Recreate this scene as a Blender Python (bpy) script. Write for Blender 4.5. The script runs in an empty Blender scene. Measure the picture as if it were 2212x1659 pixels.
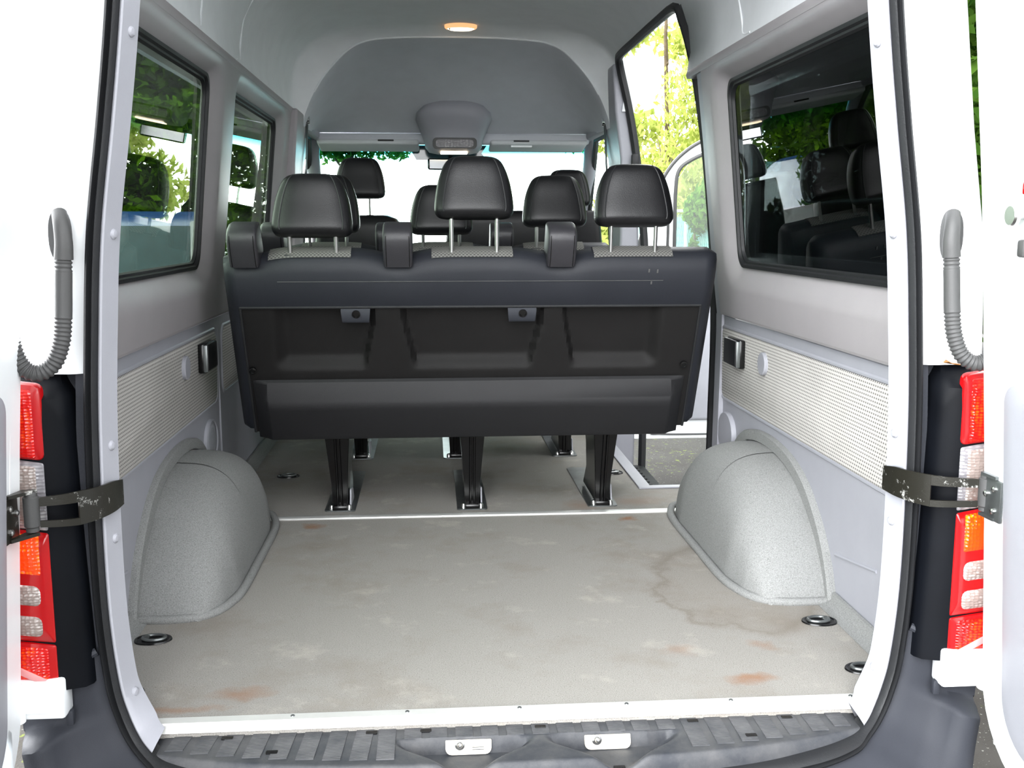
import bpy, bmesh, math, random
import numpy as np
from mathutils import Vector, Matrix
R = math.radians
random.seed(7)
rng = np.random.default_rng(11)
SC = bpy.context.scene
COL = SC.collection

# ------------------------------------------------------------------ camera
F_PX = 2236.0
PITCH = math.atan(344.5 / F_PX)
YAW = math.atan(176.0 / F_PX * math.cos(PITCH))
cam_d = bpy.data.cameras.new('camera')
cam_d.sensor_width = 36.0
cam_d.lens = F_PX / 2212.0 * 36.0
cam_d.clip_start = 0.02
cam_d.clip_end = 300
cam = bpy.data.objects.new('camera', cam_d)
COL.objects.link(cam)
cam.location = (-0.14, -1.945, 0.97)
cam.rotation_euler = (math.pi / 2 - PITCH, 0, -YAW)
SC.camera = cam

# ------------------------------------------------------------------ world, exposure
SC.view_settings.view_transform = 'Standard'
SC.view_settings.look = 'None'
SC.view_settings.exposure = 0.42
SC.view_settings.gamma = 1.0
SC.cycles.max_bounces = 20
SC.cycles.diffuse_bounces = 10
SC.cycles.transparent_max_bounces = 24
SC.view_settings.use_curve_mapping = False
W = bpy.data.worlds.new('sky')
SC.world = W
W.use_nodes = True
nt = W.node_tree
nt.nodes.clear()
_o = nt.nodes.new('ShaderNodeOutputWorld')
_b = nt.nodes.new('ShaderNodeBackground')
_t = nt.nodes.new('ShaderNodeTexCoord')
_s = nt.nodes.new('ShaderNodeSeparateXYZ')
_m = nt.nodes.new('ShaderNodeMapRange')          # brighter towards the front, where the sun stands behind thin cloud
_m.interpolation_type = 'SMOOTHSTEP'
_m.inputs['From Min'].default_value = 0.0
_m.inputs['From Max'].default_value = 0.75
_m.inputs['To Min'].default_value = 3.4
_m.inputs['To Max'].default_value = 17.0
nt.links.new(_t.outputs['Generated'], _s.inputs[0])
nt.links.new(_s.outputs['Y'], _m.inputs['Value'])
_m2 = nt.nodes.new('ShaderNodeMapRange')         # the left side of the sky is more open
_m2.interpolation_type = 'SMOOTHSTEP'
_m2.inputs['From Min'].default_value = -0.6
_m2.inputs['From Max'].default_value = 0.6
_m2.inputs['To Min'].default_value = 1.2
_m2.inputs['To Max'].default_value = 0.7
nt.links.new(_s.outputs['X'], _m2.inputs['Value'])
_x = nt.nodes.new('ShaderNodeMath')
_x.operation = 'MULTIPLY'
nt.links.new(_m.outputs[0], _x.inputs[0])
nt.links.new(_m2.outputs[0], _x.inputs[1])
_b.inputs['Color'].default_value = (0.97, 0.985, 1.0, 1)
_d = nt.nodes.new('ShaderNodeVectorMath')         # bright open patch of sky low behind the van, to the left
_d.operation = 'DOT_PRODUCT'
_d.inputs[1].default_value = Vector((-0.55, -0.82, 0.16)).normalized()
nt.links.new(_t.outputs['Generated'], _d.inputs[0])
_m3 = nt.nodes.new('ShaderNodeMapRange')
_m3.interpolation_type = 'SMOOTHSTEP'
_m3.inputs['From Min'].default_value = 0.55
_m3.inputs['From Max'].default_value = 1.0
_m3.inputs['To Min'].default_value = 0.0
_m3.inputs['To Max'].default_value = 8.5
nt.links.new(_d.outputs['Value'], _m3.inputs['Value'])
_a = nt.nodes.new('ShaderNodeMath')
_a.operation = 'ADD'
nt.links.new(_x.outputs[0], _a.inputs[0])
nt.links.new(_m3.outputs[0], _a.inputs[1])
nt.links.new(_a.outputs[0], _b.inputs['Strength'])
nt.links.new(_b.outputs[0], _o.inputs['Surface'])

# ------------------------------------------------------------------ materials
def lin(c):
    return tuple(((v / 255) / 12.92 if v / 255 <= 0.04045 else ((v / 255 + 0.055) / 1.055) ** 2.4) for v in c)

class NT:
    def __init__(s, name):
        s.m = bpy.data.materials.new(name)
        s.m.use_nodes = True
        s.t = s.m.node_tree
        s.t.nodes.clear()
        s.out = s.n('OutputMaterial')
    def n(s, kind, **kw):
        nd = s.t.nodes.new('ShaderNode' + kind)
        for k, v in kw.items():
            setattr(nd, k, v)
        return nd
    def l(s, a, b):
        s.t.links.new(a, b)
    def math(s, op, a, b=None, c=None):
        nd = s.n('Math', operation=op)
        for i, v in enumerate((a, b, c)):
            if v is None:
                continue
            if isinstance(v, (int, float)):
                nd.inputs[i].default_value = v
            else:
                s.l(v, nd.inputs[i])
        return nd.outputs[0]
    def mix(s, fac, a, b):
        nd = s.n('Mix', data_type='RGBA')
        for sock, v in ((nd.inputs[0], fac), (nd.inputs[6], a), (nd.inputs[7], b)):
            if isinstance(v, (int, float)):
                sock.default_value = v
            elif isinstance(v, tuple):
                sock.default_value = (*v[:3], 1)
            else:
                s.l(v, sock)
        return nd.outputs[2]
    def coord(s):
        return s.n('TexCoord').outputs['Object']
    def noise(s, scale, detail=3, rough=0.5, vec=None):
        nd = s.n('TexNoise')
        nd.inputs['Scale'].default_value = scale
        nd.inputs['Detail'].default_value = detail
        nd.inputs['Roughness'].default_value = rough
        s.l(vec if vec is not None else s.coord(), nd.inputs['Vector'])
        return nd.outputs['Fac']
    def ramp(s, fac, p0, p1, v0=0.0, v1=1.0):
        nd = s.n('MapRange')
        nd.inputs['From Min'].default_value = p0
        nd.inputs['From Max'].default_value = p1
        nd.inputs['To Min'].default_value = v0
        nd.inputs['To Max'].default_value = v1
        s.l(fac, nd.inputs['Value'])
        return nd.outputs[0]
    def bsdf(s, color, rough=0.5, metal=0.0, spec=0.5, bump=None, bump_d=0.001, **kw):
        b = s.n('BsdfPrincipled')
        if isinstance(color, tuple):
            b.inputs['Base Color'].default_value = (*color[:3], 1)
        else:
            s.l(color, b.inputs['Base Color'])
        if isinstance(rough, (int, float)):
            b.inputs['Roughness'].default_value = rough
        else:
            s.l(rough, b.inputs['Roughness'])
        b.inputs['Metallic'].default_value = metal
        b.inputs['Specular IOR Level'].default_value = spec
        for k, v in kw.items():
            b.inputs[k].default_value = v
        if bump is not None:
            bp = s.n('Bump')
            bp.inputs['Distance'].default_value = bump_d
            bp.inputs['Strength'].default_value = 0.6
            s.l(bump, bp.inputs['Height'])
            s.l(bp.outputs[0], b.inputs['Normal'])
        s.l(b.outputs[0], s.out.inputs['Surface'])
        return s.m

def plastic(name, rgb, rough=0.5, var=0.08, spec=0.4, grain=700, bump_d=0.0006, metal=0.0, scale=9):
    s = NT(name)
    c = lin(rgb)
    a = tuple(v * (1 - var) for v in c)
    b = tuple(min(1, v * (1 + var)) for v in c)
    col = s.mix(s.ramp(s.noise(scale, 4, 0.6), 0.3, 0.7), a, b)
    return s.bsdf(col, rough, metal, spec, s.noise(grain, 2), bump_d)

M = {}
M['white_paint'] = plastic('white_paint', (238, 241, 243), 0.25, 0.02, 0.5, 60, 0.0001)
M['grey_trim'] = plastic('grey_trim', (154, 155, 162), 0.5, 0.03, 0.4, 900, 0.0004)
M['warm_trim'] = plastic('warm_trim', (158, 154, 156), 0.42, 0.03, 0.4, 900, 0.0004)
M['pillar_trim'] = plastic('pillar_trim', (154, 155, 162), 0.45, 0.03, 0.4, 800, 0.0004)
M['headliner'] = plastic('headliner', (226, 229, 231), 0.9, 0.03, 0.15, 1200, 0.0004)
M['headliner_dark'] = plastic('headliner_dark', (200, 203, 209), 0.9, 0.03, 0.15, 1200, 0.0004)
M['rubber'] = plastic('rubber', (30, 31, 33), 0.5, 0.15, 0.4, 300, 0.0008)
M['black_plastic'] = plastic('black_plastic', (22, 22, 24), 0.42, 0.12, 0.45, 900, 0.0008)
M['black_gloss'] = plastic('black_gloss', (11, 11, 12), 0.22, 0.1, 0.5, 300, 0.0002)
M['lamp_black'] = plastic('lamp_black', (7, 9, 14), 0.55, 0.3, 0.12, 200, 0.0002, scale=6)
M['panel_plastic'] = plastic('panel_plastic', (24, 23, 23), 0.6, 0.1, 0.22, 900, 0.0012)
M['pad_plastic'] = plastic('pad_plastic', (30, 30, 32), 0.45, 0.06, 0.3, 1100, 0.001)
M['leather'] = plastic('leather', (19, 19, 21), 0.38, 0.08, 0.34, 420, 0.0006)
M['navy_vinyl'] = plastic('navy_vinyl', (32, 34, 40), 0.55, 0.06, 0.28, 600, 0.0006)
M['stitch'] = plastic('stitch', (84, 84, 84), 0.8, 0.1, 0.2)
M['bumper'] = plastic('bumper', (46, 48, 54), 0.6, 0.06, 0.22, 900, 0.0006)
M['steel'] = plastic('steel', (190, 190, 188), 0.28, 0.05, 0.5, 200, 0.0001, metal=1.0)
M['alu'] = plastic('alu', (222, 222, 219), 0.35, 0.04, 0.5, 120, 0.0001, metal=0.4)
M['mirror_chrome'] = plastic('mirror_chrome', (225, 228, 230), 0.12, 0.02, 0.5, 40, 0.00005, metal=1.0)
M['zinc'] = plastic('zinc', (118, 122, 122), 0.35, 0.25, 0.5, 60, 0.0003, metal=0.8)
M['hose'] = plastic('hose', (70, 70, 70), 0.5, 0.06, 0.4, 400, 0.0004)
M['cream_plate'] = plastic('cream_plate', (224, 216, 202), 0.4, 0.1, 0.4, 100, 0.0002, scale=40)
M['asphalt_dark'] = plastic('asphalt_dark', (40, 42, 42), 0.8, 0.2, 0.3, 120, 0.003, scale=30)
M['bark'] = plastic('bark', (92, 80, 64), 0.9, 0.3, 0.2, 60, 0.01)
M['blue_paint'] = plastic('blue_paint', (30, 64, 120), 0.25, 0.05, 0.5, 60, 0.0001)
M['car_glass'] = plastic('car_glass', (40, 62, 70), 0.08, 0.2, 0.5, 20, 0.0001)
M['blind_grey'] = plastic('blind_grey', (206, 210, 212), 0.55, 0.02, 0.3)
M['leaf_brown'] = plastic('leaf_brown', (170, 120, 70), 0.8, 0.2, 0.2)
M['tape'] = plastic('tape', (214, 150, 150), 0.5, 0.05, 0.4)
M['vine_green'] = plastic('vine_green', (110, 150, 80), 0.7, 0.3, 0.2, scale=30)

def mat_tread():
    s = NT('step_tread')
    y = s.n('SeparateXYZ'); s.l(s.coord(), y.inputs[0])
    w = s.math('SINE', s.math('MULTIPLY', y.outputs['Y'], 2 * math.pi / 0.0042))
    col = s.mix(s.ramp(s.noise(14, 5, 0.7), 0.35, 0.7), lin((62, 64, 68)), lin((94, 94, 96)))
    return s.bsdf(col, 0.55, 0, 0.35, w, 0.0012)
M['tread'] = mat_tread()

def mat_step():
    s = NT('step_plastic')
    col = s.mix(s.ramp(s.noise(9, 6, 0.7), 0.35, 0.68), lin((44, 47, 53)), lin((80, 80, 81)))
    return s.bsdf(col, 0.5, 0, 0.4, s.noise(500), 0.0005)
M['step'] = mat_step()

def mat_cloth(name, base, dark, py, pz):
    # woven insert: rows of small dark dots, staggered
    s = NT(name)
    sp = s.n('SeparateXYZ'); s.l(s.coord(), sp.inputs[0])
    u = s.math('DIVIDE', sp.outputs['Y'], py)
    v = s.math('DIVIDE', sp.outputs['Z'], pz)
    row = s.math('FLOOR', v)
    u2 = s.math('ADD', u, s.math('MULTIPLY', s.math('MODULO', row, 2.0), 0.5))
    fu = s.math('ABSOLUTE', s.math('SUBTRACT', s.math('FRACT', u2), 0.5))
    fv = s.math('ABSOLUTE', s.math('SUBTRACT', s.math('FRACT', v), 0.5))
    mu = s.math('LESS_THAN', fu, 0.27)
    mv = s.math('LESS_THAN', fv, 0.22)
    dot = s.math('MULTIPLY', mu, mv)
    nz = s.ramp(s.noise(5, 4, 0.6), 0.3, 0.7, 0.92, 1.06)
    col = s.mix(dot, lin(base), lin(dark))
    mul = s.n('Mix', data_type='RGBA', blend_type='MULTIPLY')
    mul.inputs[0].default_value = 1.0
    s.l(col, mul.inputs[6])
    cmb = s.n('CombineColor')
    for i in range(3):
        s.l(nz, cmb.inputs[i])
    s.l(cmb.outputs[0], mul.inputs[7])
    h = s.math('SUBTRACT', 1.0, dot)
    return s.bsdf(mul.outputs[2], 0.9, 0, 0.1, h, 0.001)
M['cloth'] = mat_cloth('wall_cloth', (188, 185, 181), (112, 110, 108), 0.0115, 0.0095)

def mat_seat_fabric():
    s = NT('seat_fabric')
    sp = s.n('SeparateXYZ'); s.l(s.coord(), sp.inputs[0])
    u = s.math('DIVIDE', sp.outputs['X'], 0.011)
    v = s.math('DIVIDE', s.math('ADD', sp.outputs['Z'], sp.outputs['Y']), 0.008)
    row = s.math('FLOOR', v)
    u2 = s.math('ADD', u, s.math('MULTIPLY', s.math('MODULO', row, 2.0), 0.5))
    fu = s.math('ABSOLUTE', s.math('SUBTRACT', s.math('FRACT', u2), 0.5))
    fv = s.math('ABSOLUTE', s.math('SUBTRACT', s.math('FRACT', v), 0.5))
    dot = s.math('MULTIPLY', s.math('LESS_THAN', fu, 0.25), s.math('LESS_THAN', fv, 0.25))
    col = s.mix(dot, lin((108, 107, 104)), lin((60, 60, 60)))
    return s.bsdf(col, 0.9, 0, 0.1)
M['seat_fabric'] = mat_seat_fabric()

RUST = [(-0.545, 0.135, 0.05, 0.022, .55), (-0.675, 0.07, 0.09, 0.012, .5), (0.545, 0.12, 0.045, 0.022, .8),
        (-0.535, 1.355, 0.03, 0.022, .8), (0.51, 1.36, 0.024, 0.024, .9), (0.62, 0.30, 0.02, 0.02, .4),
        (0.37, 1.53, 0.05, 0.06, .35), (0.58, 1.58, 0.08, 0.05, .3), (0.42, 0.28, 0.03, 0.03, .35)]
def mat_carpet(name, base, stains):
    s = NT(name)
    co = s.coord()
    sp = s.n('SeparateXYZ'); s.l(co, sp.inputs[0])
    fine = s.noise(420, 2, 0.7)
    mid = s.noise(3.2, 6, 0.65)
    c0 = lin(base)
    dk = tuple(v * 0.72 for v in c0); lt = tuple(v * 1.18 for v in c0)
    col = s.mix(s.ramp(fine, 0.32, 0.68), dk, lt)
    spk = s.ramp(s.noise(260, 1, 0.5), 0.66, 0.72)
    col = s.mix(s.math('MULTIPLY', spk, 0.55), col, tuple(v * 0.4 for v in c0))
    if stains:
        mp = s.n('Mapping'); mp.inputs['Scale'].default_value = (1.0, 2.2, 1.0); s.l(co, mp.inputs['Vector'])
        scuff = s.math('MULTIPLY', s.ramp(s.noise(30, 3, 0.7, mp.outputs[0]), 0.70, 0.76), s.ramp(s.noise(2.6, 2, 0.5), 0.5, 0.62))
        col = s.mix(s.math('MULTIPLY', scuff, 0.6), col, lin((222, 220, 214)))
        st = s.ramp(mid, 0.5, 0.72, 0, 0.42)
        col = s.mix(st, col, lin((118, 106, 92)))
        pale = s.ramp(s.noise(5.0, 5, 0.7), 0.56, 0.75, 0, 0.35)
        col = s.mix(pale, col, lin((205, 198, 186)))
        wob = s.noise(16, 4, 0.6)
        wx = s.math('ADD', sp.outputs['X'], s.math('MULTIPLY', s.math('SUBTRACT', wob, 0.5), 0.09))
        wy = s.math('ADD', sp.outputs['Y'], s.math('MULTIPLY', s.math('SUBTRACT', s.noise(13, 4, 0.6), 0.5), 0.09))
        for (x, y, rx, ry, a) in RUST:
            dx = s.math('DIVIDE', s.math('SUBTRACT', wx, x), rx)
            dy = s.math('DIVIDE', s.math('SUBTRACT', wy, y), ry)
            d = s.math('SQRT', s.math('ADD', s.math('MULTIPLY', dx, dx), s.math('MULTIPLY', dy, dy)))
            col = s.mix(s.ramp(d, 0.3, 1.6, a * 0.8, 0.0), col, lin((138, 92, 56)))
        # edge of a dried water mark beside the right wheel arch
        wob2 = s.math('MULTIPLY', s.math('SUBTRACT', s.noise(7, 5, 0.65), 0.5), 0.26)
        dx = s.math('DIVIDE', s.math('SUBTRACT', s.math('ADD', sp.outputs['X'], wob2), 0.66), 0.20)
        dy = s.math('DIVIDE', s.math('SUBTRACT', s.math('ADD', sp.outputs['Y'], wob2), 0.70), 0.34)
        d = s.math('SQRT', s.math('ADD', s.math('MULTIPLY', dx, dx), s.math('MULTIPLY', dy, dy)))
        ring = s.math('SUBTRACT', 1.0, s.math('MINIMUM', s.math('MULTIPLY', s.math('ABSOLUTE', s.math('SUBTRACT', d, 0.93)), 4.0), 1.0))
        inner = s.math('MULTIPLY', s.ramp(d, 0.95, 0.75), 0.16)
        col = s.mix(inner, col, lin((124, 112, 98)))
        col = s.mix(s.math('MULTIPLY', s.math('MULTIPLY', ring, ring), 0.5), col, lin((112, 102, 90)))
    return s.bsdf(col, 0.95, 0, 0.08, fine, 0.002)
M['carpet'] = mat_carpet('carpet', (150, 147, 142), True)
M['carpet_arch'] = mat_carpet('carpet_arch', (136, 137, 136), False)

def mat_glass(name, tint, clear=False, band=None):
    s = NT(name)
    g = s.n('NewGeometry')
    dot = s.n('VectorMath', operation='DOT_PRODUCT')
    s.l(g.outputs['Normal'], dot.inputs[0]); s.l(g.outputs['Incoming'], dot.inputs[1])
    c = s.math('ABSOLUTE', dot.outputs['Value'])
    fac = s.math('ADD', 0.04, s.math('MULTIPLY', 0.96, s.math('POWER', s.math('SUBTRACT', 1.0, c), 5.0)))
    tr = s.n('BsdfTransparent')
    if band:
        sp = s.n('SeparateXYZ'); s.l(s.coord(), sp.inputs[0])
        f = s.ramp(sp.outputs['Z'], band[0], band[1])
        s.l(s.mix(f, tint, band[2]), tr.inputs[0])
    else:
        tr.inputs[0].default_value = (*tint, 1)
    gl = s.n('BsdfGlossy'); gl.inputs['Roughness'].default_value = 0.0
    mx = s.n('MixShader')
    s.l(fac, mx.inputs[0]); s.l(tr.outputs[0], mx.inputs[1]); s.l(gl.outputs[0], mx.inputs[2])
    s.l(mx.outputs[0], s.out.inputs['Surface'])
    return s.m
M['tinted_glass'] = mat_glass('tinted_glass', (0.52, 0.58, 0.52))
M['dark_glass'] = mat_glass('dark_glass', (0.22, 0.24, 0.24))
M['clear_glass'] = mat_glass('clear_glass', (0.93, 0.97, 0.95))
M['windscreen'] = mat_glass('windscreen', (0.93, 0.98, 0.96), band=(1.29, 1.41, (0.14, 0.56, 0.62)))

def mat_lens(name, a, b, scale, rough=0.12, stretch=(1, 1, 1)):
    s = NT(name)
    mp = s.n('Mapping'); mp.inputs['Scale'].default_value = stretch
    s.l(s.coord(), mp.inputs['Vector'])
    v = s.n('TexVoronoi'); v.inputs['Scale'].default_value = scale; v.inputs['Randomness'].default_value = 0.35
    s.l(mp.outputs[0], v.inputs['Vector'])
    big = s.ramp(s.noise(16, 3, 0.6), 0.42, 0.62)
    f = s.math('MULTIPLY', s.ramp(v.outputs['Distance'], 0.55, 0.15), big)
    return s.bsdf(s.mix(f, lin(a), lin(b)), rough, 0, 0.6, v.outputs['Distance'], 0.004)
M['lens_red'] = mat_lens('lens_red', (196, 14, 10), (255, 92, 12), 110, stretch=(1, 1, 1.6))  # orange facets: glow of lit reflectors painted into the red
M['lens_red_plain'] = plastic('lens_red_plain', (168, 12, 16), 0.15, 0.05, 0.6, 60, 0.0001)
M['lens_amber'] = mat_lens('lens_amber', (255, 74, 8), (255, 190, 20), 140)
M['lens_clear'] = mat_lens('lens_clear', (140, 128, 122), (235, 235, 232), 120, stretch=(1, 1, 1.5))
M['lens_frost'] = mat_lens('lens_frost', (128, 126, 130), (205, 205, 205), 60, stretch=(1, 1, 2.5))

def mat_emit(name, rgb, st):
    s = NT(name)
    e = s.n('Emission'); e.inputs[0].default_value = (*lin(rgb), 1); e.inputs[1].default_value = st
    s.l(e.outputs[0], s.out.inputs['Surface'])
    return s.m
M['lamp_glow'] = mat_emit('lamp_glow', (255, 232, 196), 5.0)
M['lamp_glow_rim'] = mat_emit('lamp_glow_rim', (255, 186, 130), 0.9)

def mat_leaf(name, a, b):
    s = NT(name)
    rnd = s.n('NewGeometry').outputs['Random Per Island']
    col = s.mix(rnd, lin(a), lin(b))
    d = s.n('BsdfDiffuse'); s.l(col, d.inputs[0])
    t = s.n('BsdfTranslucent'); s.l(col, t.inputs[0])
    mx = s.n('MixShader'); mx.inputs[0].default_value = 0.5
    s.l(d.outputs[0], mx.inputs[1]); s.l(t.outputs[0], mx.inputs[2])
    s.l(mx.outputs[0], s.out.inputs['Surface'])
    return s.m
M['leaf_sunny'] = mat_leaf('leaf_sunny', (128, 142, 58), (186, 194, 112))
M['leaf_green'] = mat_leaf('leaf_green', (40, 74, 26), (92, 128, 48))
M['leaf_dark'] = mat_leaf('leaf_dark', (26, 56, 10), (100, 140, 26))

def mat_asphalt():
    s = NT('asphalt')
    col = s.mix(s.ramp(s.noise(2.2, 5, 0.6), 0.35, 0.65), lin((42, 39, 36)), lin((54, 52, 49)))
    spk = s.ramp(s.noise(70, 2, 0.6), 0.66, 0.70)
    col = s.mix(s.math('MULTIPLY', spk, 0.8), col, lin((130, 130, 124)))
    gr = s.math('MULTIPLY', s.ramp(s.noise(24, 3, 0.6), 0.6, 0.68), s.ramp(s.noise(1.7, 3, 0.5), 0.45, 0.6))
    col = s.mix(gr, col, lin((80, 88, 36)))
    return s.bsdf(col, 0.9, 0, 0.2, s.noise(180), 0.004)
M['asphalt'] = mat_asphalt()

def mat_sleeve_paint():
    # black painted steel worn to bare silver patches
    s = NT('worn_black_steel')
    w = s.ramp(s.noise(26, 6, 0.75), 0.58, 0.66)
    col = s.mix(w, lin((30, 29, 23)), lin((190, 190, 186)))
    return s.bsdf(col, 0.35, 0.2, 0.5, s.noise(300), 0.0003)
M['worn_black'] = mat_sleeve_paint()
M['screen_green'] = plastic('screen_green', (74, 132, 124), 0.8, 0.08, 0.2, 100, 0.001)
M['wire'] = plastic('wire', (150, 178, 172), 0.5, 0.05, 0.4)
M['tower_plastic'] = plastic('tower_plastic', (44, 43, 47), 0.4, 0.12, 0.5, 600, 0.0012)
M['belt'] = plastic('belt', (74, 76, 78), 0.7, 0.05, 0.2, 600, 0.0005)

# ------------------------------------------------------------------ mesh helpers
class MB:
    """collects shapes into ONE mesh"""
    def __init__(s):
        s.v = []; s.f = []
    def add(s, vs, fs):
        o = len(s.v)
        s.v += [tuple(map(float, v)) for v in vs]
        s.f += [tuple(i + o for i in f) for f in fs]
        return s
    def loft(s, rings, closed=True, cap0=False, cap1=False):
        n = len(rings[0])
        vs = [p for r in rings for p in r]
        fs = []
        for i in range(len(rings) - 1):
            for j in range(n if closed else n - 1):
                k = (j + 1) % n
                fs.append((i * n + j, i * n + k, (i + 1) * n + k, (i + 1) * n + j))
        if cap0:
            fs.append(tuple(range(n - 1, -1, -1)))
        if cap1:
            b = (len(rings) - 1) * n
            fs.append(tuple(range(b, b + n)))
        return s.add(vs, fs)
    def box(s, c, d, bev=0.0, seg=2, mat=None):
        bm = bmesh.new()
        bmesh.ops.create_cube(bm, size=1)
        bmesh.ops.scale(bm, vec=d, verts=bm.verts)
        if bev > 0:
            bmesh.ops.bevel(bm, geom=list(bm.edges), offset=min(bev, min(d) * 0.49), segments=seg, profile=0.5, affect='EDGES')
        if mat is not None:
            bmesh.ops.transform(bm, matrix=mat, verts=bm.verts)
        bmesh.ops.translate(bm, vec=c, verts=bm.verts)
        bm.verts.index_update()
        s.add([v.co for v in bm.verts], [[v.index for v in f.verts] for f in bm.faces])
        bm.free()
        return s
    def tube(s, pts, r, seg=10, caps=True, flat=None):
        pts = [Vector(p) for p in pts]
        rs = r if isinstance(r, (list, tuple)) else [r] * len(pts)
        rings = []
        up = None
        for i, p in enumerate(pts):
            t = (pts[min(i + 1, len(pts) - 1)] - pts[max(i - 1, 0)]).normalized()
            if up is None:
                up = Vector((0, 0, 1)) if abs(t.z) < 0.9 else Vector((0, 1, 0))
            x = t.cross(up)
            if x.length < 1e-6:
                x = t.orthogonal()
            x.normalize(); y = x.cross(t).normalized(); up = y
            rings.append([p + x * math.cos(2 * math.pi * k / seg) * rs[i] + y * math.sin(2 * math.pi * k / seg) * rs[i] for k in range(seg)])
        return s.loft(rings, True, caps, caps)
    def lathe(s, prof, seg=24, origin=(0, 0, 0), axis='Z', capped=True):
        rings = []
        for (r, h) in prof:
            ring = []
            for k in range(seg):
                a = 2 * math.pi * k / seg
                x, y = r * math.cos(a), r * math.sin(a)
                p = {'Z': (x, y, h), 'Y': (x, h, y), 'X': (h, x, y)}[axis]
                ring.append(tuple(p[i] + origin[i] for i in range(3)))
            rings.append(ring)
        return s.loft(rings, True, capped, capped)
    def prism(s, poly, h0, h1, axis='Z'):
        """poly of (a, b); axis Z: a=x b=y; axis X: a=y b=z; axis Y: a=x b=z"""
        def P(a, b, h):
            return {'Z': (a, b, h), 'X': (h, a, b), 'Y': (a, h, b)}[axis]
        return s.loft([[P(a, b, h0) for a, b in poly], [P(a, b, h1) for a, b in poly]], True, True, True)
    def xf(s, m, i0=0):
        for i in range(i0, len(s.v)):
            s.v[i] = tuple(m @ Vector(s.v[i]))
        return s
    def build(s, name, mat, parent=None, smooth=35, bevel=0, subsurf=0, loc=None):
        me = bpy.data.meshes.new(name)
        me.from_pydata(s.v, [], s.f)
        me.materials.append(mat)
        bm = bmesh.new(); bm.from_mesh(me)
        bmesh.ops.remove_doubles(bm, verts=bm.verts, dist=1e-6)
        bmesh.ops.recalc_face_normals(bm, faces=bm.faces)
        for f in bm.faces:
            f.smooth = smooth > 0
        for e in bm.edges:
            if len(e.link_faces) == 2 and e.calc_face_angle(0) > R(smooth):
                e.smooth = False
        bm.to_mesh(me); bm.free()
        o = bpy.data.objects.new(name, me)
        COL.objects.link(o)
        if parent is not None:
            o.parent = parent
        if bevel:
            b = o.modifiers.new('bevel', 'BEVEL'); b.width = bevel; b.segments = 3; b.limit_method = 'ANGLE'
        if subsurf:
            b = o.modifiers.new('subsurf', 'SUBSURF'); b.levels = subsurf; b.render_levels = subsurf
        return o

def thing(name, label, cat, loc=(0, 0, 0), group=None):
    o = bpy.data.objects.new(name, None)
    o.empty_display_size = 0.05
    COL.objects.link(o); o.location = loc
    return tag(o, label, cat, group)
def tag(o, label, cat, group=None):
    o['label'] = label; o['category'] = cat
    if group: o['group'] = group
    return o
def struct(o, label=None):
    o['kind'] = 'structure'
    if label: o['label'] = label
    return o
def plabel(o, t):
    o['label'] = t
    return o

def rrect(a0, a1, b0, b1, r, seg=6):
    """rounded rectangle outline, counter-clockwise from lower right; r scalar or 4 radii (lr, ur, ul, ll)"""
    rr = r if isinstance(r, (list, tuple)) else [r] * 4
    pts = []
    for (cx, cy, st, q) in ((a1, b0, -90, rr[0]), (a1, b1, 0, rr[1]), (a0, b1, 90, rr[2]), (a0, b0, 180, rr[3])):
        ox = cx - q if cx == a1 else cx + q
        oy = cy - q if cy == b1 else cy + q
        for k in range(seg + 1):
            an = R(st + 90 * k / seg)
            pts.append((ox + q * math.cos(an), oy + q * math.sin(an)))
    return pts
def lerp_tab(tab, x):
    for (x0, y0), (x1, y1) in zip(tab, tab[1:]):
        if x0 <= x <= x1:
            return y0 + (y1 - y0) * (x - x0) / (x1 - x0)
    return tab[0][1] if x < tab[0][0] else tab[-1][1]
def sm(x, a, b):
    t = max(0.0, min(1.0, (x - a) / (b - a)))
    return t * t * (3 - 2 * t)
def catmull(pts, n=8):
    pts = [Vector(p) for p in pts]
    out = []
    for i in range(len(pts) - 1):
        p0, p1, p2, p3 = pts[max(i - 1, 0)], pts[i], pts[i + 1], pts[min(i + 2, len(pts) - 1)]
        for k in range(n):
            t = k / n
            out.append(0.5 * ((2 * p1) + (p2 - p0) * t + (2 * p0 - 5 * p1 + 4 * p2 - p3) * t * t + (3 * p1 - p0 - 3 * p2 + p3) * t ** 3))
    out.append(pts[-1])
    return out

# =================================================================== SETTING: van body
# --- ground
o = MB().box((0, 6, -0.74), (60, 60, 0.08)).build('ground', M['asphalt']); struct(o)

# --- floor with the step well of the sliding door cut out
WX0, WY0, WY1 = 0.655, 1.765, 3.05
poly = [(-0.89, 0.0), (0.89, 0.0), (0.89, WY0), (WX0, WY0), (WX0, WY1), (0.89, WY1), (0.89, 3.5), (-0.89, 3.5)]
floor = struct(MB().prism(poly, -0.025, 0.0).build('floor', M['carpet'], smooth=0))
for sgn in (-1, 1):                                    # carpet turned up along the foot of each wall
    m = MB()
    ya, yb = 0.06, 0.60
    prof = [(0.845, 0.001), (0.862, 0.006), (0.874, 0.018), (0.879, 0.034), (0.886, 0.036), (0.89, 0.0)]
    segs = [(0.06, 0.60), (1.52, 3.4)] if sgn < 0 else [(0.06, 0.58), (1.52, 1.70)]
    for (ya, yb) in segs:
        m.loft([[(sgn * x, y, z) for x, z in prof] for y in (ya, yb)], False)
    m.build('carpet_edge', M['carpet_arch'], floor)
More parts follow.
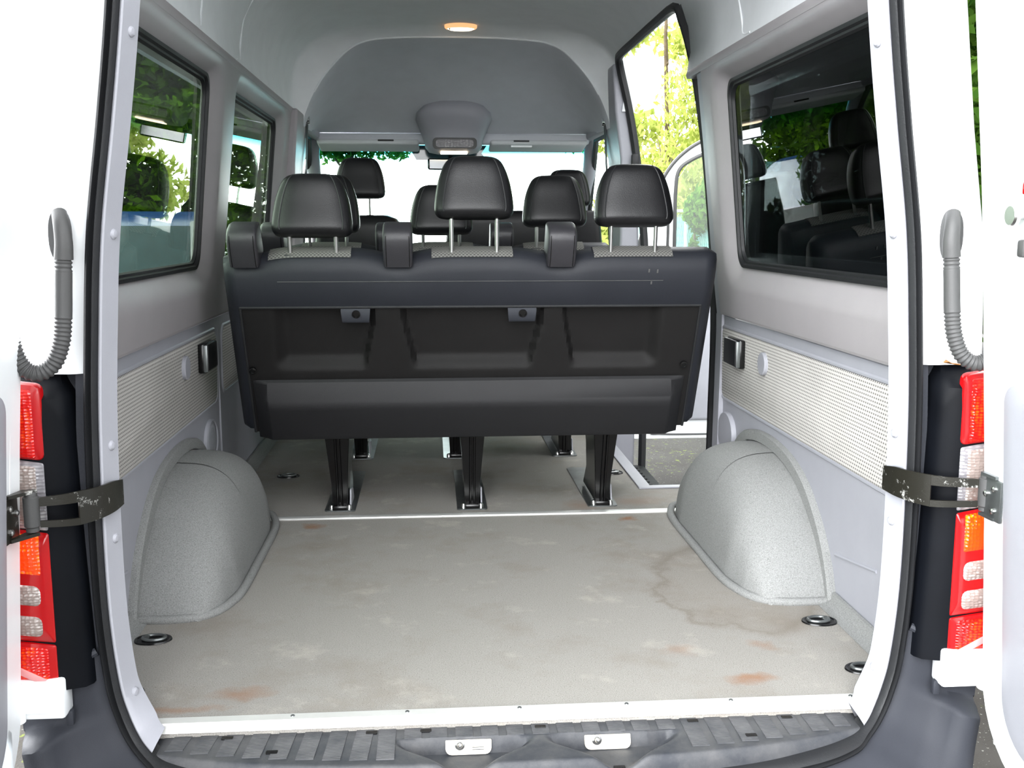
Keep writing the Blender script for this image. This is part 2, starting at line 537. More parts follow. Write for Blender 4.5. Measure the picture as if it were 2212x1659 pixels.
# aluminium joint strip across the floor and at the rear sill
o = MB().box((0.0, 1.44, 0.003), (1.42, 0.034, 0.007), 0.002).build('trim_2', M['alu']); struct(o, 'bright aluminium strip across the carpet joint')
sill = MB()
pr = [(0.028, 0.0005), (0.028, 0.004), (0.004, 0.004), (0.0, 0.001), (-0.004, -0.014), (0.002, -0.014), (0.004, -0.002)]
sill.loft([[(x, y, z) for y, z in pr] for x in (-0.735, 0.752)], True, True, True)
sill = struct(sill.build('trim_1', M['alu'], smooth=25), 'bright aluminium sill strip at the rear edge of the floor')
for x in (-0.712, -0.442, -0.215, 0.011, 0.23, 0.447, 0.70):
    m = MB().lathe([(0.001, 0.0055), (0.0035, 0.0055), (0.0045, 0.004), (0.0045, 0.003)], 12, (x, 0.018, 0))
    m.build('screw', M['zinc'], sill)
# step well
m = MB()
m.box((0.78, (WY0 + WY1) / 2, -0.235), (0.25, WY1 - WY0, 0.03))
step = struct(m.build('trim_3', M['asphalt_dark'], smooth=0), 'ribbed black step inside the side door')
m = MB()
for k in range(22):
    m.box((0.765, WY0 + 0.04 + k * 0.056, -0.217), (0.20, 0.018, 0.006))
m.build('tread_ribs', M['asphalt_dark'], step, smooth=0)
m = MB().box((WX0 + 0.005, (WY0 + WY1) / 2, -0.11), (0.012, WY1 - WY0, 0.22)).box((0.775, WY0 - 0.004, -0.11), (0.24, 0.012, 0.22))
m.build('riser', M['grey_trim'], step, smooth=0)
m = MB()
m.prism([(WX0 - 0.035, WY0 - 0.022), (0.89, WY0 - 0.022), (0.89, WY0 + 0.012), (WX0 + 0.012, WY0 + 0.012), (WX0 + 0.012, WY1), (WX0 - 0.035, WY1)], 0.0, 0.006)
m.build('edge_trim', M['pillar_trim'], step, bevel=0.002)

# --- side walls
def glass_x(z):
    return 0.885 - 0.060 * (z - 0.83) / 0.595
def inner_x(z):
    return lerp_tab([(0.0, 0.889), (0.655, 0.880), (0.662, 0.866), (0.74, 0.856), (0.76, 0.852), (1.487, 0.772), (1.52, 0.768)], z)
LOWER = [(0.0, 0.889), (0.3, 0.886), (0.655, 0.880)]

def window_cell(mb, s, y0, y1, gy0, gy1, gz0=0.835, gz1=1.422):
    """upper trim with a window opening: rounded reveal from the trim face out to the glass"""
    n = 8
    g = rrect(gy0, gy1, gz0, gz1, 0.05, n)
    b = rrect(gy0 - 0.09, gy1 + 0.09, 0.752, 1.478, [0.10] * 4, n)
    c = rrect(y0, y1, 0.668, 1.487, 0.0005, n)
    def bez(t, p, q):
        return p + (q - p) * t
    rings = [[(s * (glass_x(z) + 0.012), y, z) for y, z in g]]
    for t, k in ((0.0, 0.0), (0.25, 0.30), (0.55, 0.68), (0.8, 0.92), (1.0, 1.0)):
        rings.append([(s * bez(k, glass_x(p[1]), inner_x(q[1])), bez(t, p[0], q[0]), bez(t, p[1], q[1])) for p, q in zip(g, b)])
    rings.append([(s * inner_x(z), y, z) for y, z in c])
    mb.loft(rings, True)
    # ledge edge and seam lip down to the lower panel
    mb.loft([[(s * x, y, z) for y in (y0, y1)] for x, z in ((inner_x(0.668), 0.668), (0.868, 0.661), (0.884, 0.660))], False)
    return [(y, z) for y, z in g]

def lower_panel(mb, s, y0, y1):
    mb.loft([[(s * x, y, z) for z, x in LOWER] + [(s * 0.93, y, 0.655), (s * 0.93, y, 0.0)] for y in (y0, y1)], True, True, True)

def window(n, s, gpts, glass_mat, seal_label=None):
    m = MB()
    m.loft([[(s * (glass_x(z) + 0.004), y, z) for y, z in gpts], [(s * (glass_x(z) + 0.009), y, z) for y, z in gpts]], True, True, True)
    w = struct(m.build('window_%d' % n, glass_mat, smooth=0))
    cy = sum(p[0] for p in gpts) / len(gpts); cz = sum(p[1] for p in gpts) / len(gpts)
    def ins(d):
        return [(y - d * (1 if y > cy else -1), z - d * (1 if z > cz else -1)) for y, z in gpts]
    m = MB()
    rings = []
    for d, x in ((-0.006, 0.003), (-0.004, -0.014), (0.006, -0.014), (0.010, -0.006), (0.016, -0.006), (0.020, 0.003)):
        rings.append([(s * (glass_x(z) + x), y, z) for y, z in ins(d)])
    m.loft(rings, True)
    m.build('window_seal', M['rubber'], w)
    return w

def fabric(s, y0, y1, z0, z1, r, parent):
    p = rrect(y0, y1, z0, z1, r, 6)
    def X(z, d):
        return s * (lerp_tab(LOWER, z) - d)
    cy, cz = (y0 + y1) / 2, (z0 + z1) / 2
    def ins(d):
        return [(y - d * (1 if y > cy else -1), z - d * (1 if z > cz else -1)) for y, z in p]
    m = MB().loft([[(X(z, -0.002), y, z) for y, z in p], [(X(z, 0.003), y, z) for y, z in p], [(X(z, 0.005), y, z) for y, z in ins(0.004)]], True, False, True)
    f = plabel(m.build('fabric_insert', M['cloth'], parent), 'pale woven fabric insert')
    m = MB()
    rr = []
    for d, x in ((-0.012, 0.0005), (-0.008, 0.0055), (-0.003, 0.0055), (0.001, 0.001)):
        rr.append([(X(z, x), y, z) for y, z in ins(d)])
    m.loft(rr, True).build('insert_frame', M['grey_trim'], parent)
    return f

walls = {}
for s, nm, y1 in ((-1, 'wall_left', 3.4), (1, 'wall_right', 1.66)):
    m = MB()
    lower_panel(m, s, 0.04, 1.70 if s > 0 else 3.4)
    w = struct(m.build(nm, M['grey_trim'], smooth=30))
    walls[s] = w
    m = MB()
    g1 = window_cell(m, s, 0.04, 1.60, 0.14, 1.415)
    if s < 0:
        g2 = window_cell(m, s, 1.60, 3.02, 1.76, 2.80)
    up = m.build('window_surround', M['warm_trim'], w, smooth=40)
    fabric(s, 0.10, 1.655 if s < 0 else 1.62, 0.372, 0.614, [0.01, 0.05, 0.01, 0.01][:1] + [0.045] + [0.01, 0.01] if False else [0.045, 0.045, 0.005, 0.005], w)
    if s < 0:
        fabric(s, 1.755, 2.9, 0.385, 0.612, [0.045] * 4, w)
        # joint between rear and front lower panels
        MB().box((-0.8835, 1.70, 0.33), (0.006, 0.006, 0.655)).build('panel_joint', M['grey_trim'], w, smooth=0)
    # slanting crease pressed into the lower panel
    m = MB().tube([(s * 0.888, 0.545, 0.132), (s * 0.888, 0.30, 0.170)], 0.005, 8)
    m.build('crease', M['grey_trim'], w)
    # strip of trim above the windows up to the headlining
    m = MB()
    yb = 1.785 if s > 0 else 3.5
    m.loft([[(s * x, y, z) for x, z in ((0.772, 1.480), (0.768, 1.492), (0.772, 1.506), (0.97, 1.506), (0.97, 1.480))] for y in (0.04, yb)], True, True, True)
    m.build('roof_rail', M['warm_trim'], w)
    if s < 0:
        window(1, s, g1, M['tinted_glass']); window(2, s, g2, M['tinted_glass'])
    else:
        window(3, s, g1, M['dark_glass'])

# forward pillar beside the left cab door, with belt pillar trim
def pillar(name, s, zs, mat, label):
    """loft over z of boxes (x0, x1, y0, y1)"""
    m = MB()
    m.loft([[(s * x0, y0, z), (s * x1, y0, z), (s * x1, y1, z), (s * x0, y1, z)] for z, x0, x1, y0, y1 in zs], True, True, True)
    return struct(m.build(name, mat, smooth=30, bevel=0.012), label)
p5 = pillar('trim_4', -1, [(-0.02, 0.80, 0.89, 3.02, 3.42), (0.66, 0.80, 0.885, 3.02, 3.42), (0.9, 0.775, 0.88, 3.02, 3.42), (1.25, 0.765, 0.85, 3.02, 3.42), (1.50, 0.742, 0.80, 3.02, 3.44)], M['warm_trim'], 'grey pillar trim behind the driver')
p6 = pillar('trim_5', 1, [(-0.24, 0.66, 0.862, 3.06, 3.30), (0.0, 0.70, 0.865, 3.06, 3.30), (0.5, 0.755, 0.868, 3.06, 3.34), (0.9, 0.775, 0.866, 3.06, 3.38), (1.28, 0.772, 0.852, 3.06, 3.42), (1.50, 0.742, 0.82, 3.06, 3.44), (1.72, 0.725, 0.78, 3.06, 3.44)], M['grey_trim'], 'grey pillar trim in front of the side door opening')
# jamb behind the side door opening
m = MB()
zs = [(-0.24, 0.865, 0.93), (0.66, 0.872, 0.93), (0.9, 0.842, 0.90), (1.25, 0.805, 0.87), (1.49, 0.775, 0.84)]
m.loft([[(x0, 1.60, z), (x0 + 0.004, 1.68, z), (x0 + 0.03, 1.70, z), (x0 + 0.04, 1.785, z), (x1, 1.785, z), (x1, 1.60, z)] for z, x0, x1 in zs], True, True, True)
struct(m.build('trim_6', M['grey_trim'], smooth=30), 'grey jamb trim behind the side door opening')
# black seal round the side door opening
def open_x(z):
    return lerp_tab([(-0.24, 0.90), (0.6, 0.905), (0.9, 0.89), (1.25, 0.853), (1.5, 0.81), (1.70, 0.757), (1.76, 0.735)], z)
pts = [(open_x(z), 1.80, z) for z in (-0.24, 0.0, 0.3, 0.6, 0.9, 1.2, 1.45, 1.6)] + [(open_x(1.7), 1.815, 1.69), (open_x(1.74), 1.86, 1.738)]
pts += [(open_x(1.745), y, 1.745) for y in (2.2, 2.6, 2.9)] + [(open_x(1.735), 3.0, 1.735), (open_x(1.68), 3.04, 1.68)]
pts += [(open_x(z) , 3.05, z) for z in (1.55, 1.4, 1.2, 0.9, 0.6, 0.3, 0.0, -0.24)]
o = MB().tube(catmull(pts, 3), 0.019, 10).build('trim_7', M['rubber']); struct(o, 'black rubber seal round the side door opening')
m = MB().box((0.835, 3.035, 1.27), (0.035, 0.03, 0.07), 0.012)
plabel(m.build('door_buffer', M['rubber'], o), 'black rubber buffer on the seal')

# --- headlining
SEC = [(0.772, 1.50), (0.782, 1.57), (0.772, 1.66), (0.745, 1.735), (0.69, 1.81), (0.60, 1.862), (0.45, 1.89), (0.22, 1.900), (0.0, 1.903)]
def ceil_ring(y, cut_right):
    # front end dips a little towards the bulkhead
    k = sm(y, 2.7, 3.2)
    L = [(-x, y, z - 0.012 * k * (z > 1.8)) for x, z in SEC]
    Rr = [(x, y, z - 0.012 * k * (z > 1.8)) for x, z in reversed(SEC[:-1])]
    if cut_right:
        Rr = [p for p in Rr if p[2] > 1.72]
    return L + Rr
def roof_thick(mb, ra, rb):
    mb.loft([ra, rb], False)
m = MB()
ys = [-0.02, 0.5, 1.0, 1.4, 1.79]
m.loft([ceil_ring(y, False) for y in ys], False)
ys = [1.79, 2.2, 2.6, 2.9, 3.05]
m.loft([ceil_ring(y, True) for y in ys], False)
m.loft([ceil_ring(y, False) for y in (3.05, 3.16)], False)
# end cap of the right side lining, rounded at its lower corner
cap = [(0.772, 1.50), (0.782, 1.57), (0.772, 1.66), (0.745, 1.735)]
m.loft([[(x, 1.79, z), (x + 0.012, 1.80, z), (x + 0.06, 1.80, z)] for x, z in cap], False)
m.loft([[(x, 3.05, z), (x + 0.06, 3.05, z)] for x, z in cap], False)
# outer skin, keeps daylight out
m.loft([[(-0.97, y, 1.50), (-0.92, y, 1.75), (-0.80, y, 1.97), (0.76, y, 1.97), (0.77, y, 1.80)] for y in (-0.02, 3.5)], False)
m.loft([[(0.76, y, 1.97), (0.92, y, 1.75), (0.97, y, 1.50)] for y in (-0.02, 1.78)], False)
m.loft([[(-0.80, 3.5, 1.97), (-0.85, 4.5, 1.47)], [(0.76, 3.5, 1.97), (0.85, 4.5, 1.47)]], False)
# bulkhead over the cab
OUT = [(0.752, 1.44), (0.735, 1.50), (0.69, 1.60), (0.622, 1.70), (0.52, 1.80), (0.44, 1.838), (0.345, 1.852), (0.18, 1.860), (0.0, 1.862)]
def full(half):
    return [(-x, z) for x, z in half] + [(x, z) for x, z in reversed(half[:-1])]
cr = [(p[0], p[2]) for p in ceil_ring(3.16, False)]
of = full(OUT)
def dense2(p):
    return [(v.x, v.z) for v in catmull([(x, 0, z) for x, z in p], 4)]
cr, of = dense2(cr), dense2(of)
m.loft([[(x, 3.16, z) for x, z in cr], [(x * 0.6 + X2 * 0.4, 3.215, z * 0.55 + z2 * 0.45) for (x, z), (X2, z2) in zip(cr, of)], [(x, 3.245, z) for x, z in of]], False)
ceiling = struct(m.build('ceiling', M['headliner'], smooth=60))
m = MB()
rings = [[(x, 3.245, z) for x, z in of], [(x * 0.992, 3.262, 1.44 + (z - 1.44) * 0.985) for x, z in of]]
for t in (0.12, 0.3, 0.5, 0.7, 0.85, 1.0):
    ring = []
    for x, z in of:
        zz = 1.44 + (z - 1.44) * 0.985
        ring.append((x * 0.992 * (1 - t) + (x / 0.752 * 0.775) * t, 3.262 + 0.86 * t, zz + (1.485 - zz) * (t ** 1.5)))
    rings.append(ring)
m.loft(rings, False)
m.box((0, 4.16, 1.455), (1.56, 0.09, 0.060), 0.015)
m.box((0, 4.33, 1.470), (1.64, 0.34, 0.030), 0.01)
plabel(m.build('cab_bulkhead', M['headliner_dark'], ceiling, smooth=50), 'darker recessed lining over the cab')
m = MB().tube([(x, 3.243, z) for x, z in of[8:-8]], 0.0045, 8)
m.build('bulkhead_edge', M['headliner'], ceiling)
for s in (-1, 1):                                    # seams of the upper side lining
    for (y0, ins) in ((1.15, 0.04), (1.76, -0.0)):
        if s > 0 and y0 > 1.5:
            continue
        path = [(s * (0.774), y0 - 0.09, 1.512), (s * 0.7755, y0 - 0.02, 1.52), (s * 0.779, y0 + 0.01, 1.56), (s * 0.771, y0 + 0.05, 1.66), (s * 0.744, y0 + 0.09, 1.735), (s * 0.69, y0 + 0.13, 1.81)]
        MB().tube(catmull(path, 4), 0.003, 6).build('lining_seam', M['headliner'], ceiling)

# --- rear opening: D pillars, weather strip, body corners
SO = [(0.62, 0, 1.98), (0.672, 0, 1.70), (0.714, 0, 1.337), (0.738, 0, 1.16), (0.768, 0, 0.957), (0.784, 0, 0.76), (0.793, 0, 0.60), (0.797, 0, 0.40), (0.795, 0, 0.23),
      (0.784, 0, 0.10), (0.768, -0.004, 0.035), (0.744, -0.016, -0.012), (0.706, -0.045, -0.040), (0.66, -0.08, -0.056), (0.56, -0.112, -0.068), (0.40, -0.125, -0.078), (0.0, -0.13, -0.084)]
SO3 = catmull(SO, 10)
SOd = [(v.x, v.z) for v in SO3]
SOy = [v.y for v in SO3]
def normals2(path):
    out = []
    for i in range(len(path)):
        a = path[max(i - 1, 0)]; b = path[min(i + 1, len(path) - 1)]
        dx, dz = b[0] - a[0], b[1] - a[1]
        L = math.hypot(dx, dz)
        out.append((-dz / L, dx / L))
    return out
SOn = normals2(SOd)
def sweep(mb, prof, s, idx=None):
    idx = range(len(SOd)) if idx is None else idx
    rings = []
    for d, y in prof:
        ring = []
        for i in idx:
            dd = d(i) if callable(d) else d
            yy = y(i) if callable(y) else y
            ring.append((s * (SOd[i][0] + SOn[i][0] * dd), yy + SOy[i], SOd[i][1] + SOn[i][1] * dd))
        rings.append(ring)
    mb.loft(rings, False)
m = MB()
for s in (-1, 1):
    sweep(m, [(-0.022, 0.02), (-0.022, -0.014), (-0.018, -0.030), (-0.014, -0.034), (-0.0105, -0.026), (-0.009, -0.020), (-0.006, -0.024), (-0.003, -0.032), (0.001, -0.030), (0.003, -0.012), (0.003, 0.02)], s)
struct(m.build('trim_8', M['rubber'], smooth=60), 'black rubber weather strip round the rear opening')
SO2 = sorted([(z, x) for x, z in SOd if z > 0.02])
LOWI = [i for i, p in enumerate(SOd) if p[0] > 0.703 or p[1] > 0.5]
def d_in(i):
    z = SOd[i][1]
    return -0.043 - 0.010 * (1 - sm(z, -0.02, 0.10))
for s in (-1, 1):
    m = MB()
    sweep(m, [(-0.019, 0.01), (-0.0215, -0.018), (-0.0245, -0.0205), (-0.028, -0.019), (lambda i: -0.031 - 0.006 * (1 - sm(SOd[i][1], -0.02, 0.10)), -0.010), (lambda i: d_in(i) + 0.0015, 0.022), (d_in, 0.026), (lambda i: d_in(i) + 0.002, 0.030), (lambda i: d_in(i) + 0.03, 0.036), (0.06, 0.055)], s, LOWI)
    d = struct(m.build('trim_%d' % (9 if s < 0 else 10), M['pillar_trim'], smooth=40), 'grey pillar trim at the %s edge of the rear opening' % ('left' if s < 0 else 'right'))
    for z in (1.32, 0.955, 0.57, 0.375, 0.065):
        i = min(range(len(SOd)), key=lambda j: abs(SOd[j][1] - z) + (10 if SOd[j][0] < 0.6 and SOd[j][1] < 0.3 else 0))
        n = SOn[i]
        pa = Vector((-0.031, -0.010)); pb = Vector((d_in(i), 0.024))
        c = pa * 0.52 + pb * 0.48
        X = s * (SOd[i][0] + n[0] * c.x)
        nv = Vector((-s * (pb.y - pa.y), -(pa.x - pb.x), 0)).normalized()
        if nv.y > 0: nv = -nv
        mm = MB().lathe([(0.0005, 0.0055), (0.006, 0.0045), (0.0095, 0.001), (0.0105, -0.006)], 16, (0, 0, 0), 'Z')
        q = Vector((0, 0, 1)).rotation_difference(nv).to_matrix().to_4x4()
        mm.xf(Matrix.Translation((X, SOy[i] + c.y, SOd[i][1] + n[1] * c.x)) @ q)
        mm.build('rivet_cap', M['grey_trim'], d)

BX = [(2.0, 0.755), (1.40, 0.856), (1.15, 0.888), (1.0, 0.915), (0.9, 0.925), (0.7, 0.935), (0.5, 0.948), (0.0, 0.955), (-0.3, 0.94)]
BX2 = sorted(BX)
m = MB()
for s in (-1, 1):
    zs = [1.97, 1.7, 1.4, 1.15, 0.95, 0.80, 0.70]
    def bring(z):
        xs = lerp_tab(SO2, z); xo = lerp_tab(BX2, z)
        return [(s * xs, 0.02, z), (s * xs, -0.008, z), (s * (xs + 0.018), -0.018, z), (s * (xs + 0.03), -0.020, z), (s * (xo - 0.035), -0.014, z), (s * (xo - 0.012), 0.0, z), (s * xo, 0.03, z), (s * (xo + 0.025), 0.16, z), (s * (xo + 0.03), 0.22, z)]
    m.loft([bring(z) for z in zs], False)
    b = bring(0.70)
    m.loft([b, [(p[0], 0.10, 0.69) for p in b]], False)
rear = struct(m.build('wall_back', M['white_paint'], smooth=45), 'white body corners beside the rear opening')
m = MB()
for s in (-1, 1):
    zs = [0.70, 0.6, 0.45, 0.3, 0.2, 0.1]
    m.loft([[(s * lerp_tab(SO2, z), 0.02, z), (s * (lerp_tab(SO2, z) + 0.001), -0.006, z), (s * (lerp_tab(SO2, z) + 0.022), -0.008, z), (s * (lerp_tab(SO2, z) + 0.03), 0.02, z), (s * (lerp_tab(BX2, z) - 0.01), 0.022, z), (s * (lerp_tab(BX2, z) + 0.02), 0.16, z), (s * (lerp_tab(BX2, z) + 0.03), 0.22, z)] for z in zs], False)
plabel(m.build('lower_corner', M['bumper'], rear, smooth=45), 'grey body strip beside the tail lights')

# outer sides of the van (below and above the windows)
m = MB()
for s in (-1, 1):
    for (ya, yb, za, zb) in ((0.22, 1.70, -0.30, 0.80), (0.22, 1.70, 1.45, 1.97)) + (((1.70, 4.2, -0.30, 0.80), (1.70, 3.4, 1.45, 1.97)) if s < 0 else ()):
        m.box((s * 0.965, (ya + yb) / 2, (za + zb) / 2), (0.02, yb - ya, zb - za))
m.build('body_side', M['white_paint'], rear, smooth=0)

# --- cab: floor, pillars, screen, dashboard
m = MB().box((0, 4.3, -0.06), (1.78, 1.7, 0.04))
struct(m.build('trim_11', M['asphalt_dark'], smooth=0), 'black cab floor')
for k, s in enumerate((-1, 1)):
    m = MB().tube([(s * 0.80, 4.22, 1.50), (s * 0.835, 4.42, 1.38), (s * 0.855, 4.75, 1.10), (s * 0.87, 5.05, 0.80)], [0.04, 0.042, 0.045, 0.05], 12)
    m.box((s * 0.785, 3.85, 1.475), (0.05, 0.85, 0.05), 0.015)
    o = struct(m.build('trim_%d' % (12 + k), M['grey_trim']), 'grey windscreen pillar on the %s' % ('left' if s < 0 else 'right'))
    m = MB().tube([(s * 0.835, 3.46, 1.46), (s * 0.825, 4.15, 1.455), (s * 0.865, 4.5, 1.30), (s * 0.89, 4.9, 0.9), (s * 0.90, 4.95, 0.3)], 0.016, 8)
    m.build('door_seal', M['rubber'], o)
m = MB()
top = [(x, 4.38 + 0.10 * (1 - (x / 0.82) ** 2), 1.445) for x in np.linspace(-0.82, 0.82, 13)]
bot = [(x, 5.02 + 0.22 * (1 - (x / 0.88) ** 2), 0.79) for x in np.linspace(-0.88, 0.88, 13)]
rg = []
for t in np.linspace(0, 1, 9):
    rg.append([tuple(a[i] + (b[i] - a[i]) * t for i in range(3)) for a, b in zip(top, bot)])
m.loft(rg, False)
m.loft([[(x, y + 0.005, z + 0.004) for x, y, z in r_] for r_ in rg], False)
struct(m.build('window_4', M['windscreen'], smooth=60), 'windscreen with a teal sun band')
m = MB()
pr = [(4.55, 0.20), (4.50, 0.55), (4.56, 0.70), (4.72, 0.76), (5.25, 0.78), (5.30, 0.60), (5.30, 0.0), (4.75, 0.0)]
m.loft([[(x, y, z) for y, z in pr] for x in (-0.88, -0.3, 0.3, 0.88)], True, True, True)
o = m.build('dashboard', M['black_plastic'], bevel=0.02)
tag(o, 'black dashboard below the windscreen at the front of the cab', 'dashboard')
# closed left cab door
m = MB()
m.box((-0.90, 4.0, 0.28), (0.06, 1.15, 1.02), 0.02).box((-0.885, 3.47, 1.13), (0.05, 0.08, 0.7), 0.015).box((-0.87, 4.0, 1.46), (0.05, 1.1, 0.06), 0.015)
d3 = struct(m.build('door_3', M['black_plastic']), 'closed left cab door')
MB().box((-0.89, 4.0, 1.12), (0.006, 1.0, 0.66)).build('door_glass', M['tinted_glass'], d3, smooth=0)

# --- open rear doors, square to the body
LEAN = [(-0.1, 0.035), (0.1, 0.025), (0.5, 0.0), (1.0, -0.040), (1.4, -0.083), (2.0, -0.15)]
for k, s in enumerate((-1, 1)):
    X0 = 0.874 if s < 0 else 0.900
    X1 = X0 + 0.075
    yh, ye = (-0.088, -0.90) if s < 0 else (-0.104, -0.90)
    def lean(mb):
        for i, v in enumerate(mb.v):
            mb.v[i] = (v[0] + s * lerp_tab(LEAN, v[2]), v[1], v[2])
        return mb
    m = MB()
    ol = rrect(ye, yh, -0.075, 1.93, [0.17, 0.10, 0.10, 0.05], 8)
    # extra rows up the hinge edge so that the lean follows the body side
    ol = [p for p in ol]
    out = []
    for a, b in zip(ol, ol[1:] + ol[:1]):
        n = max(1, int(abs(a[1] - b[1]) / 0.15))
        out += [(a[0] + (b[0] - a[0]) * j / n, a[1] + (b[1] - a[1]) * j / n) for j in range(n)]
    ol = out
    def ins(d):
        cy, cz = (yh + ye) / 2, 0.9
        return [(y - d * (1 if y > cy else -1), z - d * (1 if z > cz else -1)) for y, z in ol]
    for (pa, xa), (pb, xb) in zip([(ol, X1), (ol, X1 - 0.01), (ol, X0 + 0.008), (ins(0.006), X0)], [(ol, X1 - 0.01), (ol, X0 + 0.008), (ins(0.006), X0), (ins(0.05), X0)]):
        m.loft([[(s * xa, y, z) for y, z in pa], [(s * xb, y, z) for y, z in pb]], True)
    # inner and outer skins, in rows
    zsr = [-0.02, 0.1, 0.3, 0.5, 0.75, 1.0, 1.2, 1.4, 1.65, 1.88]
    for xx in (X0, X1):
        m.loft([[(s * xx, ye + 0.05, z), (s * xx, yh - 0.05, z)] for z in zsr], False)
    d = struct(lean(m).build('door_%d' % (k + 1), M['white_paint'], smooth=40), 'white %s rear door, open square to the body' % ('left' if s < 0 else 'right'))
    yl = yh - 0.084
    p = rrect(-0.86, yl, 0.0, 0.695, [0.10, 0.04, 0.05, 0.05], 8)
    def insp(dd):
        return [(y - dd * (1 if y > -0.5 else -1), z - dd * (1 if z > 0.35 else -1)) for y, z in p]
    lean(MB().loft([[(s * (X0 + 0.004), y, z) for y, z in p], [(s * (X0 - 0.008), y, z) for y, z in insp(0.004)], [(s * (X0 - 0.014), y, z) for y, z in insp(0.03)]], True, True, True)).build('door_lining', M['pillar_trim'], d)
    if s > 0:
        m = MB().lathe([(0.001, 0.0), (0.016, 0.0), (0.018, 0.004), (0.016, 0.012), (0.006, 0.014), (0.006, 0.03)], 20, (X0 - 0.066, -0.246, 0.985), 'X')
        plabel(m.build('lock_knob', M['steel'], d), 'round metal lock knob')
        MB().box((X0 - 0.045, -0.264, 1.03), (0.02, 0.014, 0.022), 0.004).build('lock_catch', M['lens_red_plain'], d)
        MB().box((X0 - 0.045, -0.264, 0.93), (0.02, 0.02, 0.03), 0.005).build('pull_lever', M['hose'], d)

# =================================================================== THINGS
# --- wheel arches
FL = [(0.545, 0.0), (0.575, 0.075), (0.62, 0.145), (0.68, 0.205), (0.76, 0.262), (0.86, 0.302), (0.98, 0.322), (1.10, 0.326), (1.22, 0.315), (1.32, 0.285), (1.40, 0.225), (1.47, 0.13), (1.52, 0.0)]
def arch(s):
    side = 'left' if s < 0 else 'right'
    t = thing('wheel_arch', 'grey carpeted wheel arch hump on the %s side of the cargo floor' % side, 'wheel arch', (s * 0.80, 1.04, 0.0), 'wheel arch humps')
    m = MB()
    path = catmull([(0, y, z) for y, z in FL], 4)
    path = [(p.y, max(0.0, p.z * 0.975)) for p in path]
    rings = []
    N = 16
    for (y, h) in path:
        wd = lerp_tab([(0.545, 0.15), (0.57, 0.175), (0.62, 0.20), (0.72, 0.218), (1.3, 0.218), (1.42, 0.20), (1.52, 0.15)], y)
        ys = y + 0.022 * sm(h, 0, 0.3) * (1 if y < 1.0 else -1)
        ring = [(s * 0.895, ys, h * 0.945)]
        for i in range(N + 1):
            a = R(90) * i / N
            e = 2 / 3.6
            x = 0.875 - wd * (math.sin(a) ** e)
            z = (h * 0.945 + 0.004) * (max(0, math.cos(a)) ** e)
            x += 0.028 * (z / 0.33)
            ring.append((s * x, ys, z))
        rings.append(ring)
    m.loft(rings, False)
    m.xf(Matrix.Translation((-s * 0.80, -1.04, 0)))
    m.build('hump', M['carpet_arch'], t, smooth=60)
    # flange on the wall and bead along the floor
    m = MB()
    a = [(0.882, y, z) for y, z in path]
    cy = 1.03
    outer = [(y + (y - cy) * 0.045, z * 1.045 + 0.004) for y, z in path]
    innr = [(y + (cy - y) * 0.06, z * 0.96) for y, z in path]
    m.loft([[(s * 0.889, y, z) for y, z in outer], [(s * 0.874, y, z) for y, z in outer], [(s * 0.868, y + (cy - y) * 0.012, z * 0.99) for y, z in outer], [(s * 0.866, y, z) for y, z in innr]], False)
    m.xf(Matrix.Translation((-s * 0.80, -1.04, 0)))
    m.build('wall_flange', M['carpet_arch'], t, smooth=40)
    m = MB()
    bead = [(0.880, 0.548), (0.80, 0.545), (0.735, 0.556), (0.692, 0.59), (0.664, 0.66), (0.650, 0.76), (0.648, 1.0), (0.648, 1.30), (0.664, 1.42), (0.70, 1.50), (0.80, 1.535), (0.88, 1.535)]
    bp = catmull([(s * x, y, 0.006) for x, y in bead], 5)
    m.tube(bp, 0.0125, 8)
    m.xf(Matrix.Translation((-s * 0.80, -1.04, 0)))
    m.build('base_bead', M['carpet_arch'], t, smooth=60)
for s in (-1, 1):
    arch(s)

# --- recessed tie-down rings in the floor (pale oval cups with a flat outer end)
def tie_down(x, y, label, s, sc=1.0):
    t = thing('tie_down_ring', label, 'tie-down ring', (x, y, 0), 'tie-down rings in the floor')
    def outline(k, z):
        pts = []
        for i in range(28):
            a = 2 * math.pi * i / 28
            px, py = 0.046 * sc * k * math.cos(a), 0.033 * sc * k * math.sin(a)
            if px * s > 0.030 * sc * k:                # squared-off end towards the wall
                px = s * (0.030 * sc * k + (px * s - 0.030 * sc * k) * 0.75)
            pts.append((px, py, z))
        return pts
    m = MB().loft([outline(1.0, 0.001), outline(0.97, 0.004), outline(0.88, 0.004), outline(0.80, 0.0015)], True)
    m.build('rim', M['black_gloss'], t)
    MB().loft([outline(0.84, 0.0012), outline(0.84, 0.0022)], True, True, True).build('cup', M['black_plastic'], t, smooth=0)
    pts = [(0.026 * sc * math.cos(a) - s * 0.004, 0.017 * sc * math.sin(a), 0.0065) for a in np.linspace(0, 2 * math.pi, 24)]
    MB().tube(pts, 0.0042 * sc, 8, False).build('ring', M['zinc'], t)
    MB().box((s * 0.015 * sc, 0, 0.006), (0.016, 0.022, 0.007), 0.002).build('ring_clip', M['zinc'], t)
tie_down(-0.806, 0.437, 'black tie-down ring set in the floor behind the left wheel arch', -1)
tie_down(0.808, 0.428, 'black tie-down ring set in the floor behind the right wheel arch', 1)
tie_down(-0.795, 0.155, 'black tie-down ring half hidden by the left pillar trim, by the sill', -1)
tie_down(0.805, 0.15, 'black tie-down ring half hidden by the right pillar trim, by the sill', 1)
tie_down(-0.705, 2.04, 'black tie-down ring set in the floor ahead of the left wheel arch', -1)
tie_down(0.565, 2.0, 'black tie-down ring in the floor beside the rightmost leg of the rear bench', 1)

